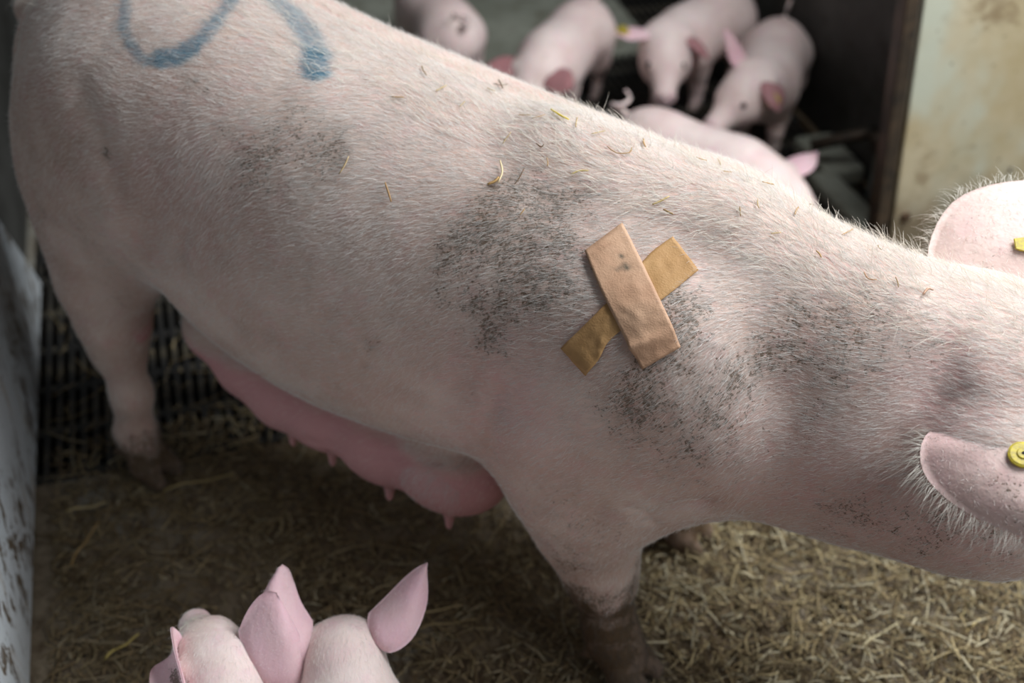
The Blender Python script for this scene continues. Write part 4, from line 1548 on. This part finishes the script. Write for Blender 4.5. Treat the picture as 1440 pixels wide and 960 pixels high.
bmesh.ops.transform(bm, matrix=SOW_MI, verts=bm.verts[:])
tg = bm_obj('ear_tag', bm, M_TAG, sow)
tg['label'] = 'flat yellow tag in the far ear'


# the sow's eyes, beyond the frame
_bl = BVHTree.FromPolygons(BV.tolist(), BQ.tolist())
for s in (-1, 1):
    q = _bl.find_nearest(Vector((1.075, s * 0.2, 0.630)))
    bm = bmesh.new()
    bmesh.ops.create_uvsphere(bm, u_segments=16, v_segments=10, radius=0.012)
    bmesh.ops.translate(bm, vec=q[0] - q[1] * 0.006, verts=bm.verts[:])
    bm_obj('eye', bm, M_EYE, sow, True)


# ------------------------------------------------------------------ straw bits lying on the sow
def bit(line, w, col, label, lift=0.006, group='straw bits on the back of the sow'):
    L = []
    for q in line:
        p, n = hit(*q)
        if p is not None:
            L.append((Vector(p), Vector(n)))
    if len(L) < 2:
        return
    m = 7
    C = edge_curve([tuple(p + n * lift) for p, n in L], m)
    nn = L[len(L) // 2][1]
    V, F = [], []
    c0 = Vector(C.mean(0))
    for i in range(m):
        d = Vector(C[min(i + 1, m - 1)] - C[max(i - 1, 0)]).normalized()
        s = nn.cross(d).normalized()
        f = 1.0 - 0.35 * abs(2 * i / (m - 1) - 1) ** 3
        for a, b in ((-1, -0.25), (0, 0.35), (1, -0.25), (0, -0.5)):
            V.append(tuple(Vector(C[i]) + s * (a * w * f / 2) + nn * (b * w * 0.6) - c0))
    for i in range(m - 1):
        for k in range(4):
            F.append((i * 4 + k, i * 4 + (k + 1) % 4, (i + 1) * 4 + (k + 1) % 4, (i + 1) * 4 + k))
    F += [(3, 2, 1, 0), tuple((m - 1) * 4 + k for k in range(4))]
    o = mesh_obj('straw_bit', V, F, M_STRAW)
    a = o.data.attributes.new('straw_colour', 'FLOAT_COLOR', 'POINT')
    a.data.foreach_set('color', [x for _ in V for x in (*col, 1.0)])
    o.location = c0
    tag(o, label, 'straw', group)
    return o


TAN, PALE, BRN, YEL = (0.42, 0.26, 0.10), (0.74, 0.60, 0.36), (0.16, 0.095, 0.05), (0.72, 0.55, 0.06)
bit([(775, 159), (786, 166), (799, 173)], 0.0042, YEL, 'bright yellow straw bit near the ridge of the back')
bit([(704, 229), (707, 245), (701, 260)], 0.0026, PALE, 'pale curved straw bit standing off the upper flank')
bit([(686, 262), (696, 258), (702, 252)], 0.0045, TAN, 'broad tan chaff flake at the foot of the pale curved straw')
bit([(543, 258), (548, 272), (552, 285)], 0.0026, (0.34, 0.20, 0.08), 'brown straight straw bit on the middle of the flank')
bit([(492, 222), (486, 235), (479, 246)], 0.0022, (0.52, 0.38, 0.2), 'slanting straw bit on the flank below the blue stroke')
bit([(853, 210), (866, 219), (884, 219), (887, 212)], 0.0020, TAN, 'hooked tan straw bit above the crossed plasters')
bit([(803, 248), (815, 243), (828, 243)], 0.0028, (0.55, 0.43, 0.2), 'short level straw bit between back ridge and plasters')
bit([(917, 290), (928, 286), (941, 279)], 0.0028, (0.56, 0.42, 0.2), 'pale straw bit right above the plaster strips')
bit([(693, 123), (703, 125), (712, 124)], 0.0022, BRN, 'dark brown crossed twig near the ridge, lying part')
bit([(700, 117), (704, 124), (706, 129)], 0.0026, BRN, 'dark brown crossed twig near the ridge, upright part')
bit([(755, 205), (762, 210), (766, 206)], 0.002, BRN, 'tiny dark twig below the bright yellow straw')
bit([(1213, 386), (1219, 395), (1231, 397)], 0.0020, (0.45, 0.24, 0.12), 'forked reddish straw bit on the side of the neck')
bit([(1296, 418), (1303, 410), (1311, 412)], 0.0032, (0.50, 0.30, 0.20), 'reddish chaff flake on the neck behind the ears')
bit([(720, 190), (712, 200), (708, 206)], 0.0018, (0.4, 0.3, 0.16), 'thin slanting straw beside the pale curved one')
bit([(724, 262), (730, 255), (738, 240)], 0.0016, BRN, 'thin dark straw right of the broad chaff flake')
spots = [(596, 103), (758, 168), (738, 166), (690, 130), (880, 150), (930, 185), (966, 198), (1010, 232), (1022, 246), (1078, 262), (1142, 292), (1118, 300), (1164, 268), (1040, 300), (985, 228), (650, 150), (810, 176),
         (1190, 330), (1235, 352), (940, 300), (1090, 330), (1150, 360), (770, 230), (840, 190), (905, 205), (1065, 290), (560, 140), (735, 300), (620, 128), (1260, 400)]
for i, (u, v) in enumerate(spots):
    a, L = random.uniform(0, math.pi), random.uniform(5, 11)
    bit([(u - L * math.cos(a), v - L * math.sin(a) * 0.7), (u + random.uniform(-1.5, 1.5), v), (u + L * math.cos(a), v + L * math.sin(a) * 0.7)], random.uniform(0.0014, 0.0030),
        random.choice((TAN, (0.5, 0.37, 0.18), (0.30, 0.2, 0.09), (0.48, 0.30, 0.14))), 'tiny brown chaff fleck caught in the hair of the back', 0.005, 'chaff flecks on the back of the sow')

# ------------------------------------------------------------------ fly on the beige board
fp = on_board(1420, 237, 0.004)
fly = empty('fly', on_board(1420, 237, 0.0))
tag(fly, 'small dark fly on the beige board', 'fly')
M_FLY = plain('fly_body', (0.02, 0.017, 0.014), 0.35, 0.5)
M_WING = plain('fly_wing', (0.45, 0.42, 0.36), 0.3, 0.5)


def fly_part(name, c, r, mat):
    bm = bmesh.new()
    bmesh.ops.create_uvsphere(bm, u_segments=12, v_segments=8, radius=1.0)
    bmesh.ops.scale(bm, vec=r, verts=bm.verts[:])
    bmesh.ops.translate(bm, vec=c, verts=bm.verts[:])
    return bm_obj(name, bm, mat, fly, True)


fly.rotation_euler = (0, 0, math.atan2(BX.y, BX.x))
fly_part('abdomen', (0.0005, -0.0035, -0.0035), (0.0022, 0.0020, 0.0042), M_FLY)
fly_part('thorax', (0, -0.0035, 0.0012), (0.0021, 0.0021, 0.0026), M_FLY)
fly_part('head', (0, -0.0035, 0.0042), (0.0017, 0.0015, 0.0013), M_FLY)
for s in (-1, 1):
    fly_part('wing', (s * 0.0052, -0.0042, -0.0002), (0.0046, 0.0003, 0.0016), M_WING)
    for k in (-1, 0, 1):
        tube('leg', [(s * 0.0012, -0.003, 0.001 + k * 0.0016), (s * 0.0034, -0.0024, 0.001 + k * 0.003), (s * 0.0046, -0.0002, k * 0.0042)], 0.00022, M_FLY, fly, 5)


# ------------------------------------------------------------------ single long stalks on the floor
def stalk(a, b, w, col, label, z=0.016):
    p, q = at_z(*a, z), at_z(*b, z + 0.006)
    d = (q - p)
    side = Vector((-d.y, d.x, 0)).normalized()
    m = 8
    C = [p + d * (i / (m - 1)) + side * (0.05 * d.length * math.sin(math.pi * i / (m - 1))) + UP * 0.004 * math.sin(2.5 * math.pi * i / (m - 1)) for i in range(m)]
    c0 = C[m // 2].copy()
    o = tube('straw_stalk', [c - c0 for c in C], [w * (1 - 0.3 * i / (m - 1)) for i in range(m)], M_STRAW, None, 6)
    at_ = o.data.attributes.new('straw_colour', 'FLOAT_COLOR', 'POINT')
    at_.data.foreach_set('color', [x for _ in o.data.vertices for x in (*col, 1.0)])
    o.location = c0
    tag(o, label, 'straw', 'single stalks on the floor')


stalk((148, 926), (196, 893), 0.0020, (0.66, 0.52, 0.16), 'bright yellow stalk on the floor between white panel and nearest piglet')
stalk((92, 720), (150, 708), 0.0020, (0.50, 0.40, 0.20), 'pale stalk on the floor beside the white panel, below the slats')
stalk((100, 795), (140, 735), 0.0018, (0.40, 0.26, 0.10), 'brown bent stalk leading from the white panel to the slats')
stalk((556, 872), (650, 852), 0.0020, (0.42, 0.32, 0.16), 'long tan stalk on the floor right of the spread pink ear')
stalk((590, 884), (668, 872), 0.0016, (0.34, 0.25, 0.12), 'thin brown stalk below the long tan one, right of the piglets')
stalk((1328, 925), (1378, 872), 0.0022, (0.56, 0.43, 0.18), 'golden stalk slanting up to the right in the straw below the ear')
stalk((1212, 910), (1262, 878), 0.0020, (0.60, 0.52, 0.32), 'pale stalk left of the golden one in the straw')
stalk((1352, 868), (1402, 806), 0.0018, (0.52, 0.44, 0.22), 'thin greenish stalk above the golden one in the straw')
stalk((1008, 745), (1060, 752), 0.0024, (0.70, 0.60, 0.36), 'light stalk on the straw just behind the far front hoof')
stalk((1040, 806), (1072, 814), 0.0022, (0.66, 0.58, 0.38), 'short light stalk on the straw under the neck')
stalk((1372, 955), (1396, 928), 0.0020, (0.54, 0.46, 0.26), 'short stalk at the lower right corner of the straw')
stalk((230, 690), (330, 668), 0.0018, (0.42, 0.32, 0.14), 'long stalk across the front edge of the slats by the hind hoof')
